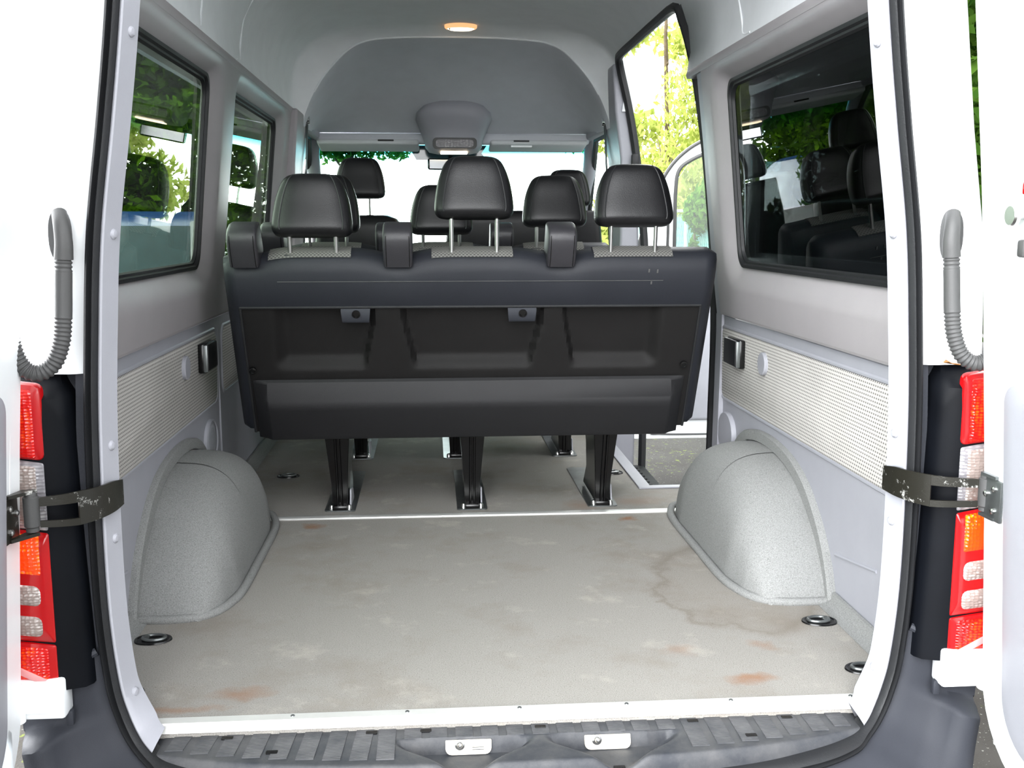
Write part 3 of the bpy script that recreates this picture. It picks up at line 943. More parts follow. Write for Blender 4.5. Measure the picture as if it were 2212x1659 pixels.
# --- fittings on the side walls
for s in (-1, 1):
    side = 'left' if s < 0 else 'right'
    xw = lerp_tab(LOWER, 0.55) - 0.005
    yc = 1.435 if s < 0 else 1.405
    t = thing('wall_ashtray', 'black lidded box on the pale fabric of the %s wall' % side, 'wall box', (s * xw, yc, 0.55), 'black boxes on the side walls')
    MB().box((-s * 0.010, 0, 0), (0.022, 0.148, 0.094), 0.006).build('body', M['black_gloss'], t)
    MB().box((-s * 0.026, 0.004, 0.002), (0.012, 0.136, 0.086), 0.005).build('lid', M['black_plastic'], t)
    MB().box((-s * 0.020, -0.070, 0.0), (0.020, 0.006, 0.086), 0.002).build('edge_strip', M['zinc'], t)
    t = thing('blanking_cap', 'round grey cap on the pale fabric of the %s wall' % side, 'cap', (s * xw, 1.18 if s < 0 else 1.137, 0.547), 'round caps on the side walls')
    m = MB().lathe([(0.036, 0.004), (0.036, -0.008), (0.033, -0.011), (0.001, -0.011)], 28, (0, 0, 0), 'X')
    if s < 0:
        m.xf(Matrix.Diagonal((-1, 1, 1, 1)))
    m.build('disc', M['grey_trim'], t)
    yv = 1.52
    xv = lerp_tab(LOWER, 0.255)
    if s < 0:
        t = thing('wall_speaker', 'oval speaker with fine mesh low on the left wall', 'speaker', (s * xv, yv, 0.255))
    else:
        t = thing('wall_cover', 'large plain oval cover low on the right wall', 'cover', (s * xv, yv, 0.255))
    m = MB()
    def el(k, x):
        return [(-s * x, 0.088 * k * math.cos(2 * math.pi * i / 32), 0.072 * k * math.sin(2 * math.pi * i / 32)) for i in range(32)]
    if s < 0:
        m.loft([el(1.0, -0.002), el(1.0, 0.010), el(0.93, 0.013), el(0.88, 0.009)], True)
        m.build('rim', M['pillar_trim'], t)
        mm = NT('speaker_mesh')
        v = mm.n('TexVoronoi'); v.inputs['Scale'].default_value = 260; v.inputs['Randomness'].default_value = 0.0
        mm.l(mm.coord(), v.inputs['Vector'])
        mm.bsdf(mm.mix(mm.ramp(v.outputs['Distance'], 0.28, 0.34), lin((92, 94, 100)), lin((168, 170, 176))), 0.5)
        MB().loft([el(0.90, 0.006), el(0.6, 0.011), el(0.05, 0.012)], True, False, True).build('mesh_grille', mm.m, t)
    else:
        m.loft([el(1.0, -0.002), el(1.0, 0.011), el(0.96, 0.016), el(0.05, 0.018)], True, False, True)
        m.build('plate', M['pillar_trim'], t)

# --- headrests, belts, benches
def headrest(parent, x, y, z, hw, hh, lift, tilt=14, seat_top=0.0, rods=0.068):
    """(x, y, z) is the middle of the cushion; hh half height; lift = rod length below"""
    HR = [(-1.0, 0.76, 0.36), (-0.96, 0.88, 0.60), (-0.86, 0.965, 0.82), (-0.7, 1.0, 0.94), (-0.35, 0.985, 1.0), (0.1, 0.93, 1.0), (0.45, 0.85, 0.97), (0.72, 0.755, 0.88), (0.87, 0.66, 0.72), (0.96, 0.53, 0.50), (1.0, 0.36, 0.26)]
    hd = 0.052
    rot = Matrix.Rotation(R(-tilt), 4, 'X')
    base = Matrix.Translation((x, y, z)) @ rot
    m = MB(); rings = []
    n = 40
    def sup(c):
        return math.copysign(abs(c) ** (2 / 3.4), c)
    zs = [v for v in catmull([(a, b, c) for a, b, c in HR], 3)]
    for v in zs:
        ring = []
        for k in range(n):
            a = 2 * math.pi * k / n
            ring.append((v.y * hw * sup(math.cos(a)), v.z * hd * sup(math.sin(a)) + 0.010 * (1 - v.x * v.x), v.x * hh))
        rings.append(ring)
    m.loft(rings, True, True, True).xf(base)
    h = m.build('headrest', M['leather'], parent, smooth=60)
    for sx in (-1, 1):
        pts = []
        for v in zs:
            if -0.9 < v.x < 0.93:
                c = 0.80 - 0.08 * (v.x + 1) / 2
                yy = -v.z * hd * (1 - c ** 3.4) ** (1 / 3.4) + 0.010 * (1 - v.x * v.x)
                pts.append((sx * c * v.y * hw, yy - 0.0003, v.x * hh))
        MB().tube(pts, 0.0022, 6).xf(base).build('seam_piping', M['rubber'], h)
    lo = base @ Vector((0, 0.005, -hh + 0.01))
    for sx in (-1, 1):
        end = Vector((x + sx * rods, lo.y + 0.01, seat_top))
        MB().tube([(x + sx * rods, lo.y, lo.z), end], 0.0062, 12).build('post', M['steel'], h)
        MB().box((x + sx * rods, end.y, seat_top + 0.002), (0.034, 0.026, 0.009), 0.003).build('post_guide', M['black_plastic'], h)
    return h

UPV = Vector((0, -0.428, 0.904)); NRM = Vector((0, -0.904, -0.428))
def frame_bench(y0):
    """maps (x, d outwards to the rear, s up the slope) to the van"""
    mt = Matrix.Identity(4)
    mt.col[0] = (1, 0, 0, 0); mt.col[1] = (*(-NRM), 0); mt.col[2] = (*UPV, 0); mt.col[3] = (0, y0, 0.31, 1)
    return mt

def belt_tower(fr, x, parent, w=0.086):
    pr = [(0.596, 0.010), (0.600, 0.019), (0.63, 0.0235), (0.665, 0.0245), (0.688, 0.0225), (0.702, 0.017), (0.711, 0.006), (0.716, -0.012), (0.715, -0.04), (0.704, -0.075), (0.61, -0.085), (0.598, -0.08)]
    def ring(xx, k):
        c = (0.650, -0.03)
        return [(xx, -(c[1] + (d - c[1]) * k), c[0] + (s - c[0]) * k) for s, d in pr]
    m = MB().loft([ring(x - w / 2, 0.88), ring(x - w / 2 + 0.002, 0.945), ring(x - w / 2 + 0.006, 0.985), ring(x - w / 2 + 0.012, 1.0), ring(x + w / 2 - 0.012, 1.0), ring(x + w / 2 - 0.006, 0.985), ring(x + w / 2 - 0.002, 0.945), ring(x + w / 2, 0.88)], True, True, True)
    m.xf(fr)
    tw = m.build('belt_tower', M['tower_plastic'], parent, smooth=40)
    # thin black line down each side of the face
    for sx in (-1, 1):
        xx = x + sx * (w / 2 - 0.009)
        MB().tube([(xx, -0.0188, 0.602), (xx, -0.0240, 0.63), (xx, -0.0250, 0.665), (xx, -0.0228, 0.688), (xx, -0.0170, 0.702)], 0.0011, 6).xf(fr).build('edge_groove', M['black_gloss'], tw)
    return tw

def bench(label, cx, y0, hwid, heads, towers, legs, fabrics, detail=True):
    t = thing('bench_seat', label, 'bench seat', (cx, y0 + 0.2, 0.0), 'passenger bench seats')
    inv = Matrix.Translation((-cx, -y0 - 0.2, 0))
    fr = inv @ Matrix.Translation((cx, 0, 0)) @ frame_bench(y0)
    # upholstered back: rounded slab, thicker padded rim round a sunken plastic back panel
    m = MB()
    xi_ = hwid - 0.040
    xs = sorted([x for x in np.linspace(-hwid, hwid, 61)] + [-xi_, -xi_ + 0.003, xi_ - 0.003, xi_])
    def top_s(x):
        # the top edge dips beside each belt tower
        z = 0.626
        for tx in towers:
            z -= 0.022 * math.exp(-((x + cx - tx) / 0.075) ** 2)
        e = abs(x) / hwid
        return z - 0.012 * max(0, (e - 0.965) / 0.035) ** 2
    prof = [(-0.004, 0.0), (0.014, 0.012), (0.019, 0.035), (0.019, 0.40), (0.017, 0.455), (0.0185, 0.462), (0.021, 0.475), (0.022, 0.52), (0.015, 0.58), (-0.002, 0.612), (-0.03, 0.626), (-0.07, 0.622), (-0.10, 0.595), (-0.11, 0.50), (-0.11, 0.05), (-0.10, 0.0)]
    rings = []
    for x in xs:
        e = (abs(x) / hwid)
        k = 1 - 0.55 * max(0, (e - 0.955) / 0.045) ** 2
        ts = top_s(x) / 0.626
        sunk = detail and abs(x) < xi_ - 0.001
        rings.append([(x, -(((-0.05 if (sunk and s < 0.458 and d > -0.06) else d) - (-0.045)) * k - 0.045), s * (ts if s > 0.48 else 1)) for d, s in prof])
    m.loft(rings, True, True, True).xf(fr)
    back = m.build('backrest', M['navy_vinyl'], t, smooth=50)
    if detail:
        m = MB().box((0.0, -0.0235, 0.0), (0.001, 0.001, 0.001))
        m = MB().tube([(x, -0.0193, 0.553) for x in np.linspace(-hwid + 0.16, hwid - 0.17, 20)], 0.0010, 6).xf(fr)
        plabel(m.build('stitching', M['stitch'], back), 'pale line of stitching')
        # wrinkles by the right upper corner
        for (xx, s0, L) in ((hwid - 0.216, 0.585, 0.012), (hwid - 0.190, 0.583, 0.012), (hwid - 0.206, 0.545, 0.010)):
            MB().box((xx, -0.0195 if s0 < 0.56 else -0.0165, s0), (0.005, 0.002, L), 0.0008).xf(fr).build('tape_mark', M['stitch'], back)
        # plastic back panel with pressed pockets
        X0p, X1p, S0p, S1p = -hwid + 0.040, hwid - 0.040, 0.0, 0.462
        nx, ns = 150, 60
        def depth(x, s):
            d = 0.014
            for (a, b) in ((-0.625, -0.315), (-0.208, 0.202), (0.292, 0.60)):
                xa = a + 0.02 * (s - 0.2); xb = b - 0.02 * (s - 0.2)
                if a > -0.5: xa = a + (-0.035 * sm(s, 0.22, 0.46) + 0.018)
                if b < 0.5: xb = b - (-0.035 * sm(s, 0.22, 0.46) + 0.018)
                fx = sm(x, xa, xa + (0.014 if a > -0.5 else 0.05)) * (1 - sm(x, xb - (0.014 if b < 0.5 else 0.05), xb))
                fs = sm(s, 0.232, 0.275)
                d -= 0.034 * fx * fs
            return d
        vs = []; fs = []
        for j in range(ns + 1):
            for i in range(nx + 1):
                x = X0p + (X1p - X0p) * i / nx; s = S0p + (S1p - S0p) * j / ns
                vs.append((x, -depth(x, s), s))
        for j in range(ns):
            for i in range(nx):
                a = j * (nx + 1) + i
                fs.append((a, a + 1, a + nx + 2, a + nx + 1))
        m = MB().add(vs, fs)
        rim = [(X0p, S0p), (X1p, S0p), (X1p, S1p), (X0p, S1p)]
        m.loft([[(x, -0.0, s) for x, s in rim], [(x, -0.0142, s) for x, s in rim]], True)
        m.xf(fr)
        pan = m.build('back_panel', M['panel_plastic'], t, smooth=50)
        # welts where the vinyl rim meets the panel
        for sx in (-1, 1):
            m = MB().tube([(sx * (hwid - 0.041), -0.015, 0.0), (sx * (hwid - 0.041), -0.017, 0.465)], 0.0045, 8).xf(fr)
            m.build('rim_welt', M['rubber'], t)
        m = MB().tube([(x, -0.016, 0.465) for x in np.linspace(-hwid + 0.04, hwid - 0.04, 12)], 0.006, 10).xf(fr)
        m.build('rim_welt', M['rubber'], t)
        # lower swelling pad
        pp = [(0.205, 0.020), (0.200, 0.030), (0.150, 0.064), (0.135, 0.070), (0.118, 0.070), (0.02, 0.060), (-0.008, 0.052), (-0.02, 0.03), (-0.02, -0.02)]
        xs2 = [-0.692, -0.684, -0.662, -0.648, 0.0, 0.640, 0.655, 0.676, 0.684]
        m = MB(); rings = []
        for x in xs2:
            k = min(1.0, min(x + 0.692, 0.684 - x) / 0.044)
            rings.append([(x, -(0.020 + (d - 0.020) * k) if d > 0.02 else -d, s - (1 - k) * 0.0) for s, d in pp])
        m.loft(rings, False)
        m.loft([rings[0]], False); m.xf(fr)
        m.build('lower_pad', M['pad_plastic'], t, smooth=28, bevel=0.006)
        for xx in (-0.36, 0.147):
            m = MB()
            r0 = [(xx - 0.052, 0.462), (xx + 0.052, 0.462)]
            m.loft([[(xx + a, -d, s) for a in (-0.044 + o_, 0.044 - o_)] for (s, d, o_) in ((0.462, 0.018, 0.0), (0.455, 0.026, 0.0), (0.425, 0.032, 0.003), (0.416, 0.027, 0.004), (0.412, 0.0, 0.004))], False)
            for sd in (-1, 1):
                m.add([(xx + sd * 0.044, -0.018, 0.462), (xx + sd * 0.044, -0.026, 0.455), (xx + sd * 0.041, -0.032, 0.425), (xx + sd * 0.040, -0.0, 0.412), (xx + sd * 0.044, 0.0, 0.462)], [(0, 1, 2, 3, 4)])
            m.xf(fr); br = m.build('latch_bracket', M['bumper'], t, smooth=45)
            m = MB().lathe([(0.013, 0.0), (0.013, -0.004), (0.010, -0.0045), (0.009, -0.001), (0.001, -0.001)], 18, (xx + 0.002, -0.0285, 0.447), 'Y').xf(fr)
            m.build('bolt_hole', M['black_gloss'], br)
        for (xx, s) in ((-0.688, 0.243), (0.676, 0.25)):
            m = MB().lathe([(0.012, -0.020), (0.012, -0.027), (0.008, -0.0285), (0.006, -0.025), (0.001, -0.025)], 18, (xx, 0.0, s), 'Y').xf(fr)
            m.build('screw', M['black_gloss'], t)
    # light patterned fabric showing over the top edge, one piece per seat
    for (xa, xb) in fabrics:
        m = MB(); rings = []
        for x in np.linspace(xa - cx, xb - cx, 12):
            ts = top_s(x) / 0.626
            rings.append([(x, -(d), s * ts + 0.0015) for d, s in ((-0.009, 0.6185), (-0.018, 0.6245), (-0.03, 0.6278), (-0.07, 0.6238), (-0.101, 0.598), (-0.112, 0.52))])
        m.loft(rings, False).xf(fr)
        m.build('fabric_top', M['seat_fabric'], t, smooth=60)
    for tx in towers:
        belt_tower(fr, tx - cx, t)
    for (hx, hz, hh, hw) in heads:
        headrest(t, hx - cx, y0 - 0.235 - (y0 + 0.2), hz, hw, hh, 0.05, seat_top=0.876)
    # cushion, frame tube, legs
    m = MB().box((0, 0.14, 0.385), (2 * hwid - 0.02, 0.50, 0.13), 0.04, 3)
    m.build('seat_cushion', M['navy_vinyl'], t)
    m = MB().tube([(-hwid + 0.06, -0.05, 0.30), (hwid - 0.10, -0.05, 0.30)], 0.018, 10).tube([(-hwid + 0.06, 0.30, 0.30), (hwid - 0.10, 0.30, 0.30)], 0.018, 10)
    m.build('seat_frame', M['black_gloss'], t)
    for (lx, ly) in legs:
        x = lx - cx; y = ly - (y0 + 0.2)
        m = MB()
        for sd in (-1, 1):
            m.loft([[(x + sd * (w - 0.004), y + a, z), (x + sd * (w - 0.004), y + b, z), (x + sd * (w + 0.004), y + b, z), (x + sd * (w + 0.004), y + a, z)] for z, w, a, b in ((0.014, 0.020, 0.012, 0.30), (0.10, 0.024, 0.0, 0.20), (0.20, 0.031, -0.03, 0.17), (0.31, 0.040, -0.06, 0.20))], True, True, True)
        # rear face of the leg with two raised ribs
        m.loft([[(x - w, y + a, z), (x - w, y + a - 0.006, z), (x - 0.011, y + a - 0.008, z), (x - 0.008, y + a - 0.016, z), (x - 0.004, y + a - 0.016, z), (x - 0.002, y + a - 0.004, z), (x + 0.002, y + a - 0.004, z), (x + 0.004, y + a - 0.016, z), (x + 0.008, y + a - 0.016, z), (x + 0.011, y + a - 0.008, z), (x + w, y + a - 0.006, z), (x + w, y + a, z)] for z, w, a in ((0.014, 0.022, 0.012), (0.10, 0.026, 0.0), (0.20, 0.033, -0.03), (0.31, 0.043, -0.06))], True, True, True)
        lg = m.build('leg', M['black_gloss'], t, smooth=30)
        m = MB().prism(rrect(x - 0.052, x + 0.052, y - 0.012, y + 0.565, 0.012, 3), 0.0005, 0.0045)
        plabel(m.build('floor_plate', M['zinc'], lg), 'dull steel floor plate')
        m = MB().box((x, y + 0.004, 0.012), (0.05, 0.03, 0.016), 0.004)
        m.build('foot_catch', M['black_gloss'], lg)
        for sd in (-1, 1):
            MB().lathe([(0.001, 0.020), (0.006, 0.018), (0.009, 0.012), (0.009, 0.004)], 10, (x + sd * 0.030, y + 0.012, 0)).build('foot_bolt', M['steel'], lg)
        MB().prism([(y + 0.03, 0.004), (y + 0.17, 0.004), (y + 0.13, 0.05), (y + 0.05, 0.065)], x + (0.030 if lx < 0.2 else 0.034), x + (0.036 if lx < 0.2 else 0.040), 'X').build('foot_lever', M['pillar_trim'], lg, bevel=0.002)
    return t

bench('rear dark grey three-seat bench, nearest of all the seats, showing its black plastic back', -0.01, 1.43, 0.745,
      [(-0.488, 1.025, 0.093, 0.118), (-0.01, 1.078, 0.093, 0.118), (0.472, 1.056, 0.093, 0.119)],
      [-0.685, -0.237, 0.249], [(-0.46, 1.528), (-0.008, 1.516), (0.446, 1.523)],
      [(-0.62, -0.377), (-0.138, 0.106), (0.352, 0.593)])
bench('second dark bench seat, right behind the rear bench and mostly hidden by it', -0.09, 2.235, 0.64,
      [(-0.52, 1.045, 0.108, 0.118), (-0.10, 1.024, 0.093, 0.118), (0.327, 1.056, 0.097, 0.121)],
      [-0.72, -0.30, 0.125], [(-0.441, 2.323), (-0.045, 2.31), (0.416, 2.318)],
      [(-0.62, -0.40), (-0.22, 0.02), (0.21, 0.44)], False)

# --- front seats
def front_seat(label, cx, y, hw, heads, top, squarish=False):
    t = thing('front_seat', label, 'front seat', (cx, y, 0.0))
    m = MB(); rings = []
    for z, w, d0, d1 in ((0.35, 0.92, -0.02, 0.20), (0.5, 1.0, -0.03, 0.17), (top - 0.18, 1.0, -0.075, 0.10), (top - 0.07, 0.95, -0.09, 0.06), (top - 0.02, 0.82, -0.085, 0.04), (top, 0.62, -0.07, 0.02)):
        if squarish: w = 0.97 + 0.03 * (w == 1.0)
        p = rrect(-hw * w, hw * w, d0, d1, 0.04, 5)
        rings.append([(a, b, z) for a, b in p])
    m.loft(rings, True, True, True).build('backrest', M['leather'], t, smooth=60)
    MB().box((0, 0.26, 0.36), (2 * hw, 0.5, 0.15), 0.05, 3).build('seat_cushion', M['leather'], t)
    MB().box((0, 0.22, 0.13), (2 * hw - 0.04, 0.46, 0.30), 0.02).build('seat_box', M['grey_trim'], t)
    for hx, hz, hh in heads:
        headrest(t, hx - cx, -0.045, hz, 0.135 if not squarish else 0.125, hh, 0.08, 8, top - 0.005, 0.05)
    return t
front_seat('black driver seat, front left, its headrest against the windscreen', -0.52, 3.80, 0.245, [(-0.515, 1.215, 0.108)], 1.02)
front_seat('wide black front passenger seat, front right, its back level with the other headrests', 0.37, 3.78, 0.43, [(0.13, 1.16, 0.095), (0.605, 1.165, 0.098)], 1.045, True)

# --- seat belts on the pillars beside the cab
for s in (-1, 1):
    side = 'left' if s < 0 else 'right'
    t = thing('seat_belt', 'grey seat belt hanging from the %s cab pillar' % side, 'seat belt', (s * 0.745, 3.36, 1.47), 'cab seat belts')
    MB().lathe([(0.001, -0.012), (0.018, -0.010), (0.022, 0.0), (0.018, 0.01), (0.001, 0.012)], 16, (-s * 0.006, 0.01, 0.01), 'X').build('belt_anchor', M['mirror_chrome'], t)
    MB().loft([[(-s * 0.004 + dx, -0.02, 0.0), (-s * 0.004 + dx, 0.03, 0.0), (s * 0.03 + dx, 0.03, -0.60), (s * 0.03 + dx, -0.02, -0.60)] for dx in (0.0, 0.003)], True, True, True).build('webbing', M['belt'], t, smooth=0)

# --- overhead console, visors, mirror, ceiling lamp
t = thing('overhead_console', 'grey overhead console bulging down above the middle of the windscreen', 'console', (-0.005, 3.9, 1.5))
m = MB(); rings = []
CON = [(0.150, 0.03, 0.02, 0.10), (0.140, 0.10, -0.03, 0.10), (0.115, 0.165, -0.055, 0.14), (0.08, 0.205, -0.065, 0.20), (0.045, 0.212, -0.05, 0.25), (0.0, 0.192, -0.02, 0.30), (-0.06, 0.168, 0.0, 0.30), (-0.10, 0.160, 0.005, 0.30), (-0.125, 0.14, 0.02, 0.29), (-0.134, 0.10, 0.05, 0.26)]
for z, hw, yf, yb in CON:
    ring = []
    for i in range(32):
        a = 2 * math.pi * i / 32
        c_, s_ = math.cos(a), math.sin(a)
        e = 2 / 3.2
        ring.append((hw * math.copysign(abs(c_) ** e, c_), (yf + yb) / 2 + (yb - yf) / 2 * math.copysign(abs(s_) ** e, s_), z))
    rings.append(ring)
m.loft(rings, True, True, True).build('housing', M['grey_trim'], t, smooth=60)
p = rrect(-0.118, 0.125, -0.118, -0.058, 0.022, 5)
m = MB().loft([[(a, 0.010, b) for a, b in p], [(a, -0.012, b) for a, b in p], [(a * 0.86, -0.012, -0.088 + (b + 0.088) * 0.72) for a, b in p], [(a * 0.84, -0.004, -0.088 + (b + 0.088) * 0.70) for a, b in p]], True)
m.build('lamp_frame', M['hose'], t)
m = MB().loft([[(a * 0.85, -0.006, -0.088 + (b + 0.088) * 0.72) for a, b in p], [(a * 0.85, -0.008, -0.088 + (b + 0.088) * 0.72) for a, b in p]], True, True, True)
m.build('lamp_lens', M['lens_frost'], t)
m = MB().box((0.0, 0.07, -0.136), (0.15, 0.09, 0.008), 0.003)
plabel(m.build('map_light', M['lamp_glow'], t), 'lit warm map light')
for s, x0, x1, lb in ((-1, -0.775, -0.20, 'left sun visor folded up above the driver side of the windscreen'), (1, 0.205, 0.765, 'right sun visor folded up, with a small white sticker')):
    t = thing('sun_visor', lb, 'sun visor', ((x0 + x1) / 2, 4.2, 1.42), 'sun visors')
    MB().box((0, 0, 0), (x1 - x0, 0.20, 0.030), 0.013, 3, Matrix.Rotation(R(-9), 4, 'X')).build('panel', M['blind_grey'], t)
    MB().tube([((x1 - x0) / 2 * s * 0.99, -0.05, 0.045), ((x1 - x0) / 2 * s * 0.97, -0.08, 0.02)], 0.012, 8).build('pivot', M['headliner_dark'], t)
    MB().box((-s * 0.10, -0.092, 0.022), (0.09, 0.02, 0.010), 0.003).build('clip', M['black_plastic'], t)
    if s > 0:
        plabel(MB().box((-0.10, -0.103, -0.008), (0.12, 0.002, 0.010)).build('sticker', M['white_paint'], t), 'white sticker')
t = thing('rear_view_mirror', 'dark rear-view mirror on the windscreen, half hidden by the middle headrest', 'mirror', (-0.02, 4.2, 1.315))
MB().box((0, 0, 0), (0.27, 0.03, 0.066), 0.014, 3, Matrix.Rotation(R(8), 4, 'Z')).build('shell', M['black_gloss'], t)
MB().box((0.0, -0.0165, 0), (0.245, 0.002, 0.05), 0.0, 2, Matrix.Rotation(R(8), 4, 'Z')).build('glass', M['mirror_chrome'], t)
MB().tube([(0, 0.01, 0.02), (0.0, 0.05, 0.07), (0.0, 0.16, 0.10)], 0.012, 8).build('stalk', M['black_gloss'], t)
m = MB().prism([(-0.20, 0.035), (0.22, 0.035), (0.19, 0.075), (0.22, 0.12), (-0.24, 0.12), (-0.22, 0.07)], 0.17, 0.185, 'Y')
m.build('mount_cover', M['car_glass'], t)
t = thing('ceiling_lamp', 'oval lit lamp in the headlining above the second bench', 'ceiling lamp', (0.012, 3.10, 1.884))
m = MB()
def el2(k, z, a=0.076, b=0.050):
    return [(a * k * math.cos(2 * math.pi * i / 32), b * k * math.sin(2 * math.pi * i / 32), z) for i in range(32)]
m.loft([el2(1.0, 0.012), el2(1.0, -0.004), el2(0.94, -0.009), el2(0.85, -0.010)], True).build('rim', M['lamp_glow_rim'], t)
MB().loft([el2(0.86, -0.008), el2(0.7, -0.014), el2(0.1, -0.017)], True, False, True).build('lens', M['lamp_glow'], t)
MB().box((-0.052, -0.022, -0.014), (0.006, 0.006, 0.008), 0.001).build('switch', M['black_gloss'], t)

# --- tail lights
def tail_light(s, label):
    t = thing('tail_light', label, 'tail light', (s * 0.87, -0.02, 0.40), 'tail lights')
    inv = Matrix.Translation((-s * 0.87, 0.02, -0.40))
    m = MB()
    # black housing: a tall box, tapering slightly outwards at the top, rounded at the upper inner corner
    def hx(z):
        return lerp_tab([(0.10, 0.801), (0.4, 0.812), (0.6, 0.815), (0.66, 0.818), (0.69, 0.835)], z)
    rings = []
    for z in (0.11, 0.16, 0.25, 0.35, 0.45, 0.55, 0.62, 0.66, 0.68, 0.692, 0.698):
        k = 1 - sm(z, 0.655, 0.70)
        x0 = hx(z); x1 = 0.974
        rings.append([(s * x0, 0.02, z), (s * (x0 + 0.002), -0.030 * k - 0.004, z), (s * (x0 + 0.012), -0.046 * k - 0.004, z), (s * 0.855, -0.060 * k - 0.004, z), (s * 0.945, -0.056 * k - 0.004, z), (s * x1, -0.03 * k, z), (s * x1, 0.03, z)])
    m.loft(rings, True, True, True).xf(inv)
    hs = m.build('housing', M['lamp_black'], t, smooth=50)
    def lens(name, mat, za, zb, xa=0.856, xb=0.972, y=-0.066, slant=0.012, rim=0.004, lab=None, par=None, r=0.004):
        mm = MB()
        p = rrect(xa, xb, za, zb, r, 3)
        def sl(a, b):
            return b + slant * (a - xa) / 0.1
        mm.loft([[(s * a, -0.05, sl(a, b)) for a, b in p], [(s * a, y + rim, sl(a, b)) for a, b in p], [(s * (a + (0.9 - a) * 0.05), y, sl(a, (za + zb) / 2 + (b - (za + zb) / 2) * 0.96)) for a, b in p], [(s * (a + (0.9 - a) * 0.3), y - 0.003, sl(a, (za + zb) / 2 + (b - (za + zb) / 2) * 0.75)) for a, b in p]], True, False, True)
        mm.xf(inv)
        o = mm.build(name, mat, par or t, smooth=40)
        if lab: plabel(o, lab)
        return o
    lens('red_lens', M['lens_red_plain'], 0.548, 0.688, xa=0.854, r=0.012, lab='red upper lens')
    lens('brake_lens', M['lens_red'], 0.553, 0.680, xa=0.868, y=-0.069, lab='red inner lens with a painted orange glow')
    lens('clear_lens', M['lens_frost'], 0.418, 0.546, lab='clear lens')
    lens('reversing_lens', M['lens_clear'], 0.428, 0.540, xa=0.869, y=-0.069, lab='clear ribbed inner lens')
    lens('red_band', M['lens_red_plain'], 0.203, 0.416, lab='red band')
    lens('indicator_lens', M['lens_amber'], 0.335, 0.412, xa=0.873, xb=0.966, y=-0.069, lab='amber indicator lens')
    for zz in (0.276, 0.217):
        lens('reflector_lens', M['lens_clear'], zz, zz + 0.040, xa=0.876, xb=0.970, y=-0.069, lab='clear oblong lens', r=0.012)
    lens('fog_lens', M['lens_red_plain'], 0.122, 0.201, lab='red lowest lens')
    lens('fog_inner_lens', M['lens_red'], 0.128, 0.196, xa=0.869, y=-0.069, lab='red lowest inner lens with a painted orange glow')
    m = MB().box((s * 0.905, -0.073, 0.146), (0.062, 0.003, 0.013), 0.001, 2, Matrix.Rotation(R(-28 * s), 4, 'Y')).xf(inv)
    plabel(m.build('tape_strip', M['tape'], t), 'pinkish strip of tape')
    return t
tail_light(-1, 'left tail light, red, clear and amber, partly behind the open left door')
tail_light(1, 'right tail light, red, clear and amber, partly behind the open right door')
t = thing('dry_leaf', 'small dry brown leaf lying on top of the right tail light', 'leaf', (0.845, -0.045, 0.702))
m = MB()
pts = [(-0.024, 0, 0.006), (-0.016, 0.006, 0.010), (-0.006, 0.003, 0.004), (0.01, 0.002, 0.002), (0.01, -0.002, 0.001), (-0.006, -0.004, 0.003), (-0.016, -0.007, 0.008)]
m.loft([[(a, b, c) for a, b, c in pts], [(a, b, c + 0.0012) for a, b, c in pts]], True, True, True).build('blade', M['leaf_brown'], t)
MB().tube([(0.008, 0, 0.002), (0.028, 0.001, 0.001)], 0.0008, 5).build('stem', M['leaf_brown'], t)

# --- bumper with rear step
t = thing('rear_bumper', 'dark grey plastic rear bumper with a ribbed step below the sill', 'bumper', (0, -0.1, -0.2))
inv = Matrix.Translation((0, 0.1, 0.2))
OPx = [(0.950, 0.166), (0.948, 0.10), (0.945, 0.03), (0.935, -0.04), (0.918, -0.115), (0.895, -0.18), (0.85, -0.25), (0.74, -0.30), (0.58, -0.325), (0.38, -0.335), (0.0, -0.34)]
sel = [i for i, p in enumerate(SOd) if p[1] < 0.17]
P_ = [SOd[i] for i in sel]; Yo = [SOy[i] for i in sel]
def arcs(path):
    L = [0.0]
    for a, b in zip(path, path[1:]):
        L.append(L[-1] + math.hypot(b[0] - a[0], b[1] - a[1]))
    return [v / L[-1] for v in L]
OPd = [(v.x, v.z) for v in catmull([(x, 0, z) for x, z in OPx], 6)]
ta, tb = arcs(P_), arcs(OPd)
Q_ = []
for u in ta:
    for (u0, q0), (u1, q1) in zip(zip(tb, OPd), zip(tb[1:], OPd[1:])):
        if u0 <= u <= u1 + 1e-9:
            f = (u - u0) / max(1e-9, u1 - u0)
            Q_.append((q0[0] + (q1[0] - q0[0]) * f, q0[1] + (q1[1] - q0[1]) * f)); break
m = MB()
for s in (-1, 1):
    rings = []
    for f, y in ((0.0, 0.02), (0.0, -0.014), (0.05, -0.020), (0.20, -0.026), (0.45, -0.034), (0.56, -0.046), (0.62, -0.064), (0.68, -0.078), (0.80, -0.086), (0.92, -0.078), (0.98, -0.05), (1.0, 0.0), (1.0, 0.25)):
        rings.append([(s * (p[0] + (q[0] - p[0]) * f), (y if f < 0.3 or y > 0 else -0.022 + (y + 0.022) * (1 - sm(p[1], 0.036, 0.050))) + yo, p[1] + (q[1] - p[1]) * f) for p, q, yo in zip(P_, Q_, Yo)])
    m.loft(rings, False)
m.xf(inv)
m.build('bumper_shell', M['bumper'], t, smooth=50)
# raised upper edge of each corner, beside the tail light foot
for s in (-1, 1):
    m = MB().tube([(s * 0.800, -0.022, 0.168), (s * 0.828, -0.036, 0.155), (s * 0.846, -0.050, 0.140), (s * 0.848, -0.052, 0.112)], 0.008, 8)
    m.xf(inv); m.build('corner_edge', M['bumper'], t)
    MB().box((s * 0.846, -0.048, 0.050), (0.014, 0.014, 0.030), 0.003).xf(inv).build('corner_lug', M['bumper'], t)
